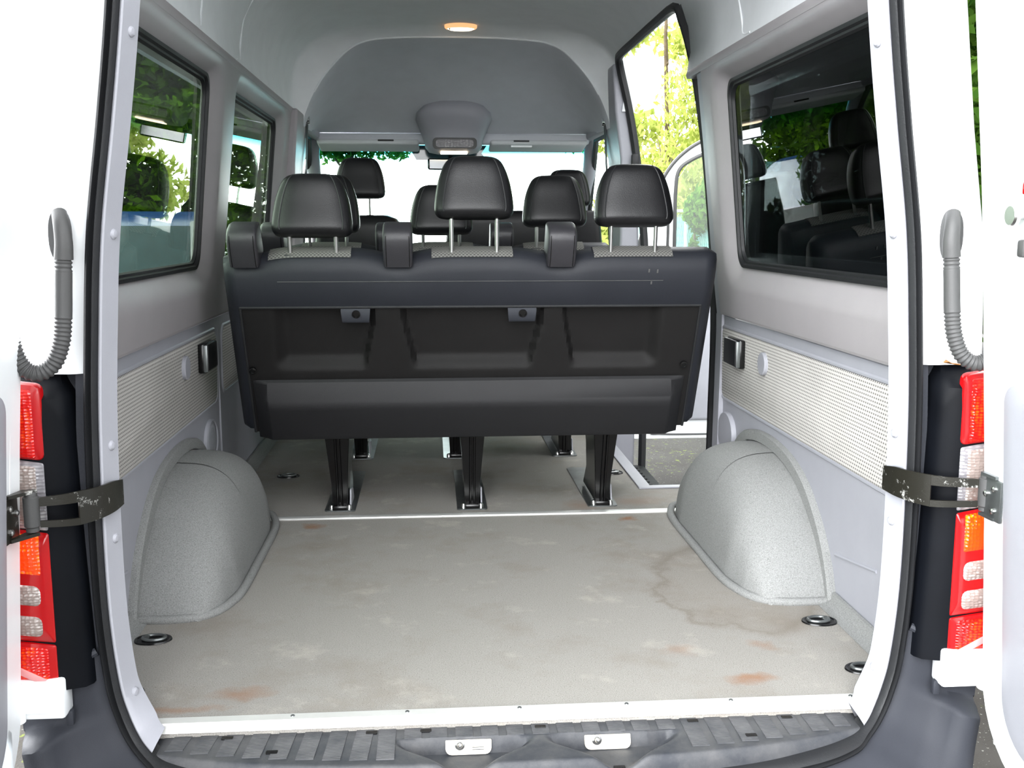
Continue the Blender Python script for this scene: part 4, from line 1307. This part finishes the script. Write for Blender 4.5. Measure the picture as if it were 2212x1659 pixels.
# step plate: a height field with two sunk latch bays
ZS = -0.024
def front_y(x):
    return -0.140 + 0.085 * (abs(x) / 0.71) ** 3.0
BAYS = ((-0.225, 0.02), (0.07, 0.31))
def bay(x, y):
    b = 0
    for (a0, a1) in BAYS:
        w = 0.085 * sm(-y, 0.05, 0.145)
        b = max(b, sm(x, a0 + w - 0.02, a0 + w + 0.03) * (1 - sm(x, a1 - w - 0.03, a1 - w + 0.02)))
    return b * sm(-y, 0.043, 0.050)
vs = []; fs = []
nx, ny = 170, 34
for j in range(ny + 1):
    for i in range(nx + 1):
        x = -0.72 + 1.44 * i / nx
        v = j / ny
        fy = front_y(x)
        y = 0.012 + (fy - 0.012) * min(1, v / 0.85)
        lip = 0
        if v > 0.85:
            tt = (v - 0.85) / 0.15
            y = fy - 0.012 * math.sin(tt * math.pi / 2)
            lip = 0.040 * (1 - math.cos(tt * math.pi / 2))
        edge = sm(abs(x), 0.685, 0.72) * 0.012
        z = ZS - 0.030 * bay(x, y) * (1 - 0.6 * sm(v, 0.8, 1.0)) - lip - edge
        vs.append((x, y, z))
for j in range(ny):
    for i in range(nx):
        a = j * (nx + 1) + i
        fs.append((a, a + 1, a + nx + 2, a + nx + 1))
m = MB().add(vs, fs).xf(inv)
m.build('step_plate', M['step'], t, smooth=50)
x = -0.675
while x < 0.68:
    w = 0.034
    xc = x + w / 2
    y1 = 0.006; y0 = front_y(xc) + 0.018
    if max(bay(xc, -0.06), bay(x, -0.06), bay(x + w, -0.06)) > 0.05:
        y0 = -0.040
    if y1 - y0 > 0.01:
        sl = 0.012 if xc < -0.3 else 0.0
        pl = [(x, y0), (x + w, y0), (x + w + sl * 0.6, y1), (x + sl * 0.6, y1)]
        MB().prism(pl, ZS, ZS + 0.0016).xf(inv).build('tread_pad', M['tread'], t, smooth=0)
    x += 0.0505
for (hx, hy) in ((-0.565, -0.012), (-0.47, -0.075), (-0.285, -0.012), (-0.178, -0.012), (0.05, -0.014), (0.36, -0.012), (0.555, -0.012), (0.46, -0.08), (-0.10, -0.125), (0.19, -0.128)):
    zz = ZS + 0.0014 - 0.030 * bay(hx, hy)
    p = rrect(hx - 0.011, hx + 0.011, hy - 0.006, hy + 0.006, 0.002, 2)
    MB().prism(p, zz - 0.006, zz + 0.001).xf(inv).build('drain_slot', M['black_gloss'], t, smooth=0)
# striker plates in the bays
for (x0, x1, lb, bolts, bar) in ((-0.140, -0.050, 'cream striker plate with a small bar, left one of two in the step', [-0.112], True), (0.134, 0.226, 'cream striker plate with one bolt, right one of two in the step', [0.158], False)):
    cx = (x0 + x1) / 2
    q = thing('striker_plate', lb, 'door striker', (cx, -0.049, -0.040), 'door strikers in the step')
    p = rrect(x0 - cx, x1 - cx, -0.015, 0.013, [0.012, 0.002, 0.002, 0.012], 4)
    rt = Matrix.Rotation(R(-20), 4, 'X')
    MB().prism(p, -0.004, 0.002, 'Y').xf(rt).build('plate', M['cream_plate'], q, bevel=0.001)
    for b in bolts:
        MB().lathe([(0.010, -0.003), (0.010, -0.006), (0.006, -0.008), (0.0045, -0.016), (0.0035, -0.020), (0.001, -0.022)], 14, (b - cx, 0, 0.004), 'Y').xf(rt).build('striker_bolt', M['steel'], q)
    if bar:
        MB().tube([(-0.088 - cx, -0.003, 0.002), (-0.088 - cx, -0.014, -0.002), (-0.066 - cx, -0.014, -0.002), (-0.066 - cx, -0.003, 0.002)], 0.0028, 8).xf(rt).build('striker_bar', M['steel'], q)

# --- lower hinges, check straps, cable conduits
for s in (-1, 1):
    side = 'left' if s < 0 else 'right'
    t = thing('door_hinge', 'white lower hinge of the %s rear door, just below the tail light' % side, 'hinge', (s * 0.892, -0.056, 0.098), 'white lower door hinges')
    m = MB().box((0, 0.005, 0), (0.092, 0.05, 0.078), 0.006)
    m.build('body_leaf', M['white_paint'], t)
    m = MB().box((-s * 0.002, -0.021, 0.0), (0.075, 0.004, 0.05), 0.001).build('cover', M['white_paint'], t)
    m = MB().lathe([(0.013, -0.038), (0.015, -0.036), (0.015, 0.030), (0.012, 0.036), (0.001, 0.037)], 16, (s * 0.036, -0.030, 0))
    m.build('knuckle', M['white_paint'], t)
    m = MB()
    for zz in (0.024, -0.026):
        m.tube([(s * 0.03, -0.026, zz), (s * 0.048, -0.045, zz * 1.15), (s * 0.055, -0.075, zz * 1.3)], 0.008, 8)
    m.build('door_leaf', M['white_paint'], t)
for s in (-1, 1):
    side = 'left' if s < 0 else 'right'
    t = thing('check_strap', ('worn black steel door strap reaching from the left pillar to the left door' if s < 0 else 'black steel door strap with scuffed silver patches, reaching to the right door'), 'door strap', (s * 0.80, -0.06, 0.468), 'rear door check straps')
    xe = 0.864 if s < 0 else 0.884
    cv = catmull([(0.750, 0.03, 0), (0.754, -0.020, 0), (0.772, -0.064, 0), (0.805, -0.096, 0), (xe - 0.012, -0.112, 0)], 6)
    n = len(cv)
    split = int(n * 0.66)
    th = 0.005
    def plate(mb, pts, za, zb):
        rg = []
        for i, p in enumerate(pts):
            a = pts[max(i - 1, 0)]; b = pts[min(i + 1, len(pts) - 1)]
            tx = (b - a).normalized(); nx_ = Vector((tx.y, -tx.x, 0))
            q0 = p + nx_ * th / 2; q1 = p - nx_ * th / 2
            z0 = za(i / (len(pts) - 1)) if callable(za) else za
            z1 = zb(i / (len(pts) - 1)) if callable(zb) else zb
            rg.append([(s * q0.x - s * 0.80, q0.y + 0.06, z0), (s * q1.x - s * 0.80, q1.y + 0.06, z0), (s * q1.x - s * 0.80, q1.y + 0.06, z1), (s * q0.x - s * 0.80, q0.y + 0.06, z1)])
        mb.loft(rg, True, True, True)
    m = MB()
    plate(m, cv[:split + 1], lambda u: -0.026 - 0.006 * u, lambda u: 0.022 + 0.008 * sm(u, 0, 0.4))
    plate(m, cv[split:], lambda u: 0.010 + 0.0 * u, lambda u: 0.030 - 0.004 * u)
    plate(m, cv[split:], lambda u: -0.032 + 0.004 * u, lambda u: -0.019 + 0.003 * u)
    m.build('strap_arm', M['worn_black'], t, smooth=40)
    bx = s * (xe - 0.80)
    MB().lathe([(0.001, 0.042), (0.009, 0.041), (0.011, 0.036), (0.011, 0.030), (0.0135, 0.028), (0.0135, -0.024), (0.011, -0.027), (0.011, -0.034), (0.001, -0.036)], 18, (bx, -0.056, 0)).build('hinge_barrel', M['hose'], t)
    m = MB()
    yk = -0.052
    xd = (0.876 + 0.017 if s < 0 else 0.902 - 0.017) - 0.80 - 0.004
    m.box((s * xd, yk - 0.035, -0.004), (0.006, 0.060, 0.078), 0.002)
    m.loft([[(bx - 0.012 * s, yk - 0.004, z), (bx + 0.014 * s, yk - 0.004, z), (s * xd, yk - 0.05, z), (s * xd - s * 0.006, yk - 0.05, z)] for z in (0.036, 0.042)], True, True, True)
    m.loft([[(bx - 0.012 * s, yk - 0.004, z), (bx + 0.014 * s, yk - 0.004, z), (s * xd, yk - 0.05, z), (s * xd - s * 0.006, yk - 0.05, z)] for z in (-0.042, -0.036)], True, True, True)
    br = m.build('door_bracket', M['zinc'] if s > 0 else M['worn_black'], t, smooth=30)
    for (dy, dz) in ((-0.018, 0.004), (-0.045, 0.018), (-0.045, -0.024)):
        MB().lathe([(0.006, 0.0), (0.006, -0.004), (0.003, -0.006), (0.001, -0.006)], 10, (0, 0, 0), 'X').xf(Matrix.Translation((s * xd - s * 0.003, yk + dy, dz)) @ (Matrix.Identity(4) if s > 0 else Matrix.Diagonal((-1, 1, 1, 1)))).build('rivet', M['steel'], br)
for s in (-1, 1):
    side = 'left' if s < 0 else 'right'
    x0 = 0.800 if s < 0 else 0.815
    t = thing('cable_conduit', 'grey corrugated cable hose looping from the body to the %s rear door' % side, 'hose', (s * x0, -0.04, 0.95), 'rear door cable hoses')
    # oval grommet and swept boot
    m = MB(); rings = []
    for d, k in ((0.018, 1.0), (-0.004, 1.0), (-0.009, 0.92), (-0.009, 0.7)):
        rings.append([(0.017 * k * math.cos(2 * math.pi * i / 24) + s * 0.012, d, 0.048 * k * math.copysign(abs(math.sin(2 * math.pi * i / 24)) ** 0.8, math.sin(2 * math.pi * i / 24))) for i in range(24)])
    m.loft(rings, True, True, True).build('grommet', M['hose'], t)
    pts = catmull([(s * 0.008, -0.004, 0.040), (s * 0.0, -0.020, 0.020), (-s * 0.004, -0.026, -0.010), (-s * 0.002, -0.026, -0.040)], 5)
    MB().tube(pts, list(np.linspace(0.013, 0.0165, len(pts))), 14).build('boot', M['hose'], t)
    hp = catmull([(-s * 0.002, -0.026, -0.036), (s * 0.0, -0.030, -0.09), (s * 0.002, -0.034, -0.14), (s * 0.006, -0.040, -0.185), (s * 0.020, -0.046, -0.222), (s * (0.045), -0.052, -0.238), (s * (0.068), -0.056, -0.226), (s * (0.082), -0.058, -0.19), (s * 0.086, -0.060, -0.13), (s * 0.09, -0.06, -0.05)], 30)
    L = 0.0; rad = []; prev = hp[0]
    for p in hp:
        L += (p - prev).length; prev = p
        smooth_z = 0.028 < L < 0.105
        rad.append(0.0148 if smooth_z else 0.0128 + 0.0026 * (0.5 + 0.5 * math.sin(L / 0.0075 * 2 * math.pi)))
    # resample finely so that each corrugation keeps its round profile
    MB().tube(hp, rad, 14).build('hose', M['hose'], t, smooth=80)

# the rear frame stands a little to the right of the cabin centre line
SHIFT = 0.017
for o in list(bpy.data.objects):
    if o.parent is None and o.type in {'MESH', 'EMPTY'}:
        b = o.name.split('.')[0]
        if b in ('trim_1', 'trim_8', 'trim_9', 'trim_10', 'wall_back', 'tail_light', 'dry_leaf', 'rear_bumper', 'striker_plate', 'door_hinge', 'check_strap', 'cable_conduit'):
            o.location.x += SHIFT

# =================================================================== OUTSIDE
def leaf_cloud(name, mat, blobs, n, size, parent, droop=0.0):
    """many small leaves, each a folded quad, spread through ellipsoid blobs (x, y, z, rx, ry, rz)"""
    vol = np.array([b[3] * b[4] * b[5] for b in blobs]); pr = vol / vol.sum()
    idx = rng.choice(len(blobs), n, p=pr)
    B = np.array(blobs)[idx]
    d = rng.normal(size=(n, 3)); d /= np.linalg.norm(d, axis=1)[:, None]
    r = rng.random(n) ** 0.45
    c = B[:, :3] + d * r[:, None] * B[:, 3:6]
    a = rng.normal(size=(n, 3)); a[:, 2] -= droop; a /= np.linalg.norm(a, axis=1)[:, None]
    b = np.cross(a, rng.normal(size=(n, 3))); b /= np.linalg.norm(b, axis=1)[:, None]
    sz = size * (0.6 + 0.8 * rng.random(n))[:, None]
    nn = np.cross(a, b)
    p0 = c - a * sz; p2 = c + a * sz
    p1 = c + b * sz * 0.45 + nn * sz * 0.15; p3 = c - b * sz * 0.45 + nn * sz * 0.15
    v = np.stack([p0, p1, p2, p3], 1).reshape(-1, 3)
    me = bpy.data.meshes.new(name)
    me.vertices.add(4 * n); me.vertices.foreach_set('co', v.ravel())
    me.loops.add(4 * n); me.loops.foreach_set('vertex_index', np.arange(4 * n))
    me.polygons.add(n); me.polygons.foreach_set('loop_start', np.arange(0, 4 * n, 4)); me.polygons.foreach_set('loop_total', np.full(n, 4))
    me.update(); me.validate()
    me.materials.append(mat)
    o = bpy.data.objects.new(name, me); COL.objects.link(o); o.parent = parent
    return o
GZ = -0.70
def tree(x, y, h, rad, mat, label, n, size, z0, group=None, droop=0.0, seed=0, trunk=0.13, dense=False):
    t = thing('tree', label, 'tree', (x, y, GZ), group)
    rr = random.Random(seed)
    m = MB().tube([(0, 0, -0.05), (0.06, 0.03, h * 0.3), (-0.03, 0.05, h * 0.6), (0.02, 0.0, h * 0.92)], [trunk, trunk * 0.8, trunk * 0.5, trunk * 0.15], 10)
    for k in range(9):
        a = rr.uniform(0, 6.28); zz = h * rr.uniform(0.25, 0.8)
        L = rad * rr.uniform(0.5, 0.9)
        m.tube([(0, 0, zz), (L * 0.5 * math.cos(a), L * 0.5 * math.sin(a), zz + 0.15 * h * 0.5), (L * math.cos(a), L * math.sin(a), zz + 0.12 * h)], [trunk * 0.35, trunk * 0.2, trunk * 0.06], 6)
    m.build('trunk', M['bark'], t)
    blobs = []
    for k in range(26):
        a = rr.uniform(0, 6.28); q = rr.random() ** 0.5
        zz = rr.uniform(z0, h)
        w = rad * (0.45 + 0.55 * math.sin(math.pi * min(1, max(0.08, (zz - z0) / (h - z0 + 0.6)))))
        blobs.append((w * q * math.cos(a), w * q * math.sin(a), zz, rad * rr.uniform(0.22, 0.42), rad * rr.uniform(0.22, 0.42), rad * rr.uniform(0.16, 0.30)))
    if dense:                                       # closed crown: overlapping clumps on a jittered grid
        blobs = []
        st = rad * 0.36
        nz = int((h - z0) / st) + 1
        for kz in range(nz):
            zz = z0 + st * (kz + 0.5)
            w = rad * min(1.0, 0.55 + 1.1 * math.sin(math.pi * min(0.97, max(0.05, (zz - z0) / (h - z0)))))
            for kx in range(-3, 4):
                for ky in (-1, 0, 1):
                    bx, by = kx * st + rr.uniform(-.3, .3) * st, ky * st + rr.uniform(-.3, .3) * st
                    if bx * bx + by * by < w * w:
                        blobs.append((bx, by, zz + rr.uniform(-.2, .2) * st, st * rr.uniform(0.6, 0.95), st * rr.uniform(0.6, 0.95), st * rr.uniform(0.5, 0.8)))
    leaf_cloud('foliage', mat, blobs, n, size, t, droop)
    return t
# right of the van, seen through the open side door
tree(3.5, 14.2, 7.5, 2.0, M['leaf_sunny'], 'yellow-green tree in bright light, framed by the open side door', 17000, 0.08, 0.9, droop=0.9, seed=4, trunk=0.06)
tree(3.45, 10.9, 3.9, 0.72, M['leaf_sunny'], 'drooping yellow-green conifer behind the green fence', 9000, 0.045, 0.5, droop=1.4, seed=5, trunk=0.07, dense=True)
tree(4.5, 6.0, 6.2, 1.7, M['leaf_green'], 'leafy green tree in the gap beside the top of the right rear door', 22000, 0.085, 1.6, seed=8, dense=True)
tree(7.6, 11.0, 8.5, 3.0, M['leaf_green'], 'broad green tree on the right, beyond the fence', 44000, 0.12, 0.4, 'green trees on the right', seed=31, dense=True)
tree(8.8, 4.6, 8.0, 3.0, M['leaf_green'], 'broad green tree farthest to the right', 40000, 0.12, 0.4, 'green trees on the right', seed=33, dense=True)
# left of the van, through the tinted windows
tree(-4.7, 12.6, 3.2, 1.8, M['leaf_dark'], 'low dark bush right behind the blue car', 26000, 0.075, 0.05, 'dark trees on the left', seed=12, dense=True)
tree(-6.0, 16.6, 9.0, 3.3, M['leaf_dark'], 'tall dark tree filling the upper left rear window, above the blue car', 60000, 0.12, 3.0, 'dark trees on the left', seed=14, dense=True)
tree(-1.45, 6.3, 3.5, 0.34, M['leaf_dark'], 'slender dark bush close outside the front left side window', 12000, 0.035, 0.15, 'dark trees on the left', seed=17, trunk=0.03, dense=True)
tree(-2.3, 27.0, 8.0, 1.8, M['leaf_green'], 'tree ahead of the van, at the top left of the windscreen', 16000, 0.10, 3.5, seed=19, dense=True)

# green mesh fence on the right with a climbing plant
t = thing('mesh_fence', 'green chain-link fence with screening behind the open cab door', 'fence', (2.62, 8.0, GZ))
m = MB()
for k in range(5):
    m = MB().tube([(0, -4.0 + 2.6 * k, 0), (0, -4.0 + 2.6 * k, 1.86)], 0.025, 10)
    m.build('post', M['wire'], t)
MB().tube([(0, -4.0, 1.82), (0, 6.4, 1.82)], 0.016, 8).build('top_rail', M['wire'], t)
MB().box((0.03, 1.2, 0.88), (0.006, 10.4, 1.74)).build('screen', M['screen_green'], t, smooth=0)
m = MB()
yy = -4.0
while yy < 6.4:
    for sg in (-1, 1):
        ya, yb = yy, yy + sg * 1.74 * 0.5
        za, zb = 0.04, 1.78
        if yb > 6.4: zb = za + (6.4 - ya) / 0.5; yb = 6.4
        if yb < -4.0: zb = za + (ya + 4.0) / 0.5; yb = -4.0
        if zb - za > 0.05:
            m.loft([[(-0.004, ya - 0.003, za), (0.0, ya + 0.003, za), (0.004, ya, za)], [(-0.004, yb - 0.003, zb), (0.0, yb + 0.003, zb), (0.004, yb, zb)]], True)
    yy += 0.075
m.build('wire_mesh', M['wire'], t, smooth=0)
t = thing('climbing_plant', 'ivy climbing the green fence beyond the open cab door', 'climbing plant', (2.57, 8.5, GZ))
pts = [(0, 0, 0.02), (0.0, 0.12, 0.5), (-0.01, -0.05, 1.0), (0.0, 0.15, 1.45), (0.0, 0.1, 1.85)]
MB().tube(catmull(pts, 4), 0.012, 6).build('stem', M['bark'], t)
leaf_cloud('foliage', M['leaf_green'], [(0, p[1], p[2], 0.05, 0.09, 0.27) for p in pts] + [(0, 0.05, 1.8, 0.10, 0.5, 0.22), (0.0, -0.4, 1.9, 0.1, 0.4, 0.2)], 1100, 0.045, t)

# weeds at the foot of the step
t = thing('weed_tuft', 'small green weed tuft on the asphalt outside the side door', 'weeds', (1.62, 4.35, GZ))
leaf_cloud('blades', M['leaf_green'], [(0, 0, 0.05, 0.16, 0.14, 0.05)], 260, 0.035, t)

# open right cab door, square to the body: frame with window, seen from behind
t = thing('open_cab_door', 'white right cab door standing open, seen through the side door opening', 'car door', (0.98, 4.62, -0.42))
def cab_outline(k=0.0):
    return [(0.02 + k, 0.0 + k), (1.02 - k, 0.0 + k), (1.05 - k, 0.5), (1.03 - k, 1.15), (0.98 - k, 1.72), (0.90 - k, 1.90 - k), (0.78, 1.955 - k), (0.62, 1.95 - k), (0.47 + k * 0.4, 1.89 - k), (0.36 + k * 0.7, 1.78 - k), (0.27 + k, 1.62), (0.18 + k, 1.36), (0.06 + k, 1.15), (0.0 + k, 0.6)]
def hole1():
    return [(0.44, 1.20), (0.90, 1.20), (0.90, 1.60), (0.86, 1.80), (0.78, 1.85), (0.66, 1.855), (0.52, 1.80), (0.46, 1.74), (0.43, 1.66), (0.43, 1.5)]
m = MB()
lowr = [(0.02, 0.0), (1.02, 0.0), (1.05, 0.5), (1.03, 1.17), (0.06, 1.17), (0.0, 0.6)]
m.prism(lowr, 0.0, 0.11, 'Y')
def band(mb, A, B):
    mb.loft([[(x, 0.0, z) for x, z in A], [(x, 0.0, z) for x, z in B], [(x, 0.07, z) for x, z in B], [(x, 0.07, z) for x, z in A], [(x, 0.0, z) for x, z in A]], False)
outer = catmull([(x, 0, z) for x, z in [(0.17, 1.16), (0.24, 1.40), (0.31, 1.60), (0.40, 1.76), (0.52, 1.87), (0.66, 1.935), (0.80, 1.945), (0.92, 1.88), (0.98, 1.70), (1.02, 1.40), (1.03, 1.16)]], 5)
inner = catmull([(x, 0, z) for x, z in [(0.43, 1.16), (0.43, 1.40), (0.43, 1.60), (0.45, 1.73), (0.54, 1.80), (0.66, 1.845), (0.78, 1.85), (0.86, 1.80), (0.89, 1.66), (0.90, 1.40), (0.91, 1.16)]], 5)
band(m, [(p.x, p.z) for p in outer], [(p.x, p.z) for p in inner])
m.build('door_shell', M['white_paint'], t, smooth=35, bevel=0.006)
MB().tube([(p.x, -0.004, p.z) for p in outer], 0.012, 8).build('edge_seal', M['hose'], t)
MB().tube([(p.x, -0.002, p.z) for p in inner], 0.012, 8).build('glass_seal', M['hose'], t)
MB().tube(catmull([(0.31, -0.004, 1.20), (0.31, -0.004, 1.42), (0.33, -0.004, 1.53), (0.36, -0.004, 1.55), (0.385, -0.004, 1.50), (0.385, -0.004, 1.20)], 4), 0.009, 8).build('quarter_seal', M['hose'], t)
MB().prism([(0.44, 1.18), (0.90, 1.18), (0.89, 1.66), (0.84, 1.80), (0.66, 1.84), (0.52, 1.78), (0.44, 1.66)], 0.03, 0.034, 'Y').build('glass', M['clear_glass'], t, smooth=0)
MB().box((0.52, -0.02, 0.55), (0.80, 0.05, 0.85), 0.03, 3).build('door_lining', M['pillar_trim'], t)
MB().box((0.30, -0.02, 1.10), (0.05, 0.02, 0.09), 0.008).build('latch_recess', M['hose'], t)
MB().tube(catmull([(0.32, -0.008, 0.10), (0.30, -0.01, 0.04), (0.36, -0.012, 0.035), (0.50, -0.01, 0.03), (0.98, -0.01, 0.03)], 5), 0.006, 6).build('lower_seal', M['hose'], t)

# sliding door pushed back along the right side of the van
t = struct(MB().box((1.045, 1.17, 0.30), (0.05, 1.32, 1.15), 0.02).box((1.03, 1.17, 1.56), (0.05, 1.32, 0.28), 0.02).box((1.04, 0.57, 1.15), (0.05, 0.12, 0.60), 0.01).box((1.04, 1.77, 1.15), (0.05, 0.12, 0.60), 0.01).build('door_4', M['white_paint']), 'white sliding side door pushed back along the right side')
MB().box((1.035, 1.17, 1.15), (0.008, 1.12, 0.62)).build('door_glass', M['dark_glass'], t, smooth=0)
MB().box((1.012, 1.17, 0.35), (0.016, 1.24, 0.90), 0.006).build('door_lining', M['panel_plastic'], t)

# blue van parked on the left, facing the camera
t = thing('blue_car', 'blue people carrier parked on the left, seen through the left rear window', 'car', (-3.12, 6.9, GZ))
prof = [(0.0, 0.30), (-0.02, 0.55), (0.08, 0.84), (0.55, 0.98), (0.95, 1.14), (1.55, 1.66), (1.95, 1.80), (3.8, 1.80), (4.35, 1.66), (4.55, 1.0), (4.55, 0.32), (3.9, 0.22), (0.4, 0.22)]
m = MB(); rings = []
for x, k in ((-0.90, 0.80), (-0.86, 0.94), (-0.72, 0.995), (0.0, 1.0), (0.72, 0.995), (0.86, 0.94), (0.90, 0.80)):
    rings.append([(x * (1 - 0.14 * max(0, z - 0.95) / 0.85), y + (1 - k) * 0.5 * (1 if y < 2 else -1), 0.22 + (z - 0.22) * (1 - (1 - k) * 0.35)) for y, z in prof])
m.loft(rings, True, True, True).build('body', M['blue_paint'], t, smooth=40)
m = MB().loft([[(x * w, y - 0.02, z + 0.012) for x in (-0.74, -0.4, 0, 0.4, 0.74)] for y, z, w in ((1.02, 1.20, 1.0), (1.28, 1.425, 0.95), (1.53, 1.645, 0.90))], False)
m.build('windscreen', M['car_glass'], t)
for s in (-1, 1):
    MB().tube([(s * 0.80, 0.97, 1.15), (s * 0.735, 1.27, 1.42), (s * 0.68, 1.56, 1.68)], 0.035, 8).build('screen_pillar', M['pillar_trim'], t)
    MB().box((s * 0.66, 0.03, 0.74), (0.34, 0.14, 0.17), 0.05, 3).build('headlight', M['lens_clear'], t)
    MB().lathe([(0.001, 0.0), (0.20, 0.0), (0.32, 0.03), (0.32, 0.2), (0.001, 0.2)], 20, (s * 0.74 - 0.1, 0.85, 0.32), 'X').build('wheel', M['rubber'], t)
MB().box((0, -0.005, 0.66), (0.80, 0.06, 0.12), 0.02).build('grille', M['black_plastic'], t)
MB().box((0, -0.03, 0.42), (1.3, 0.08, 0.16), 0.03).build('lower_intake', M['black_plastic'], t)
for s in (-1, 1):
    MB().tube([(s * 0.1 - 0.2, 0.97, 1.165), (s * 0.1 + 0.3, 1.0, 1.19)], 0.010, 6).build('wiper', M['rubber'], t)
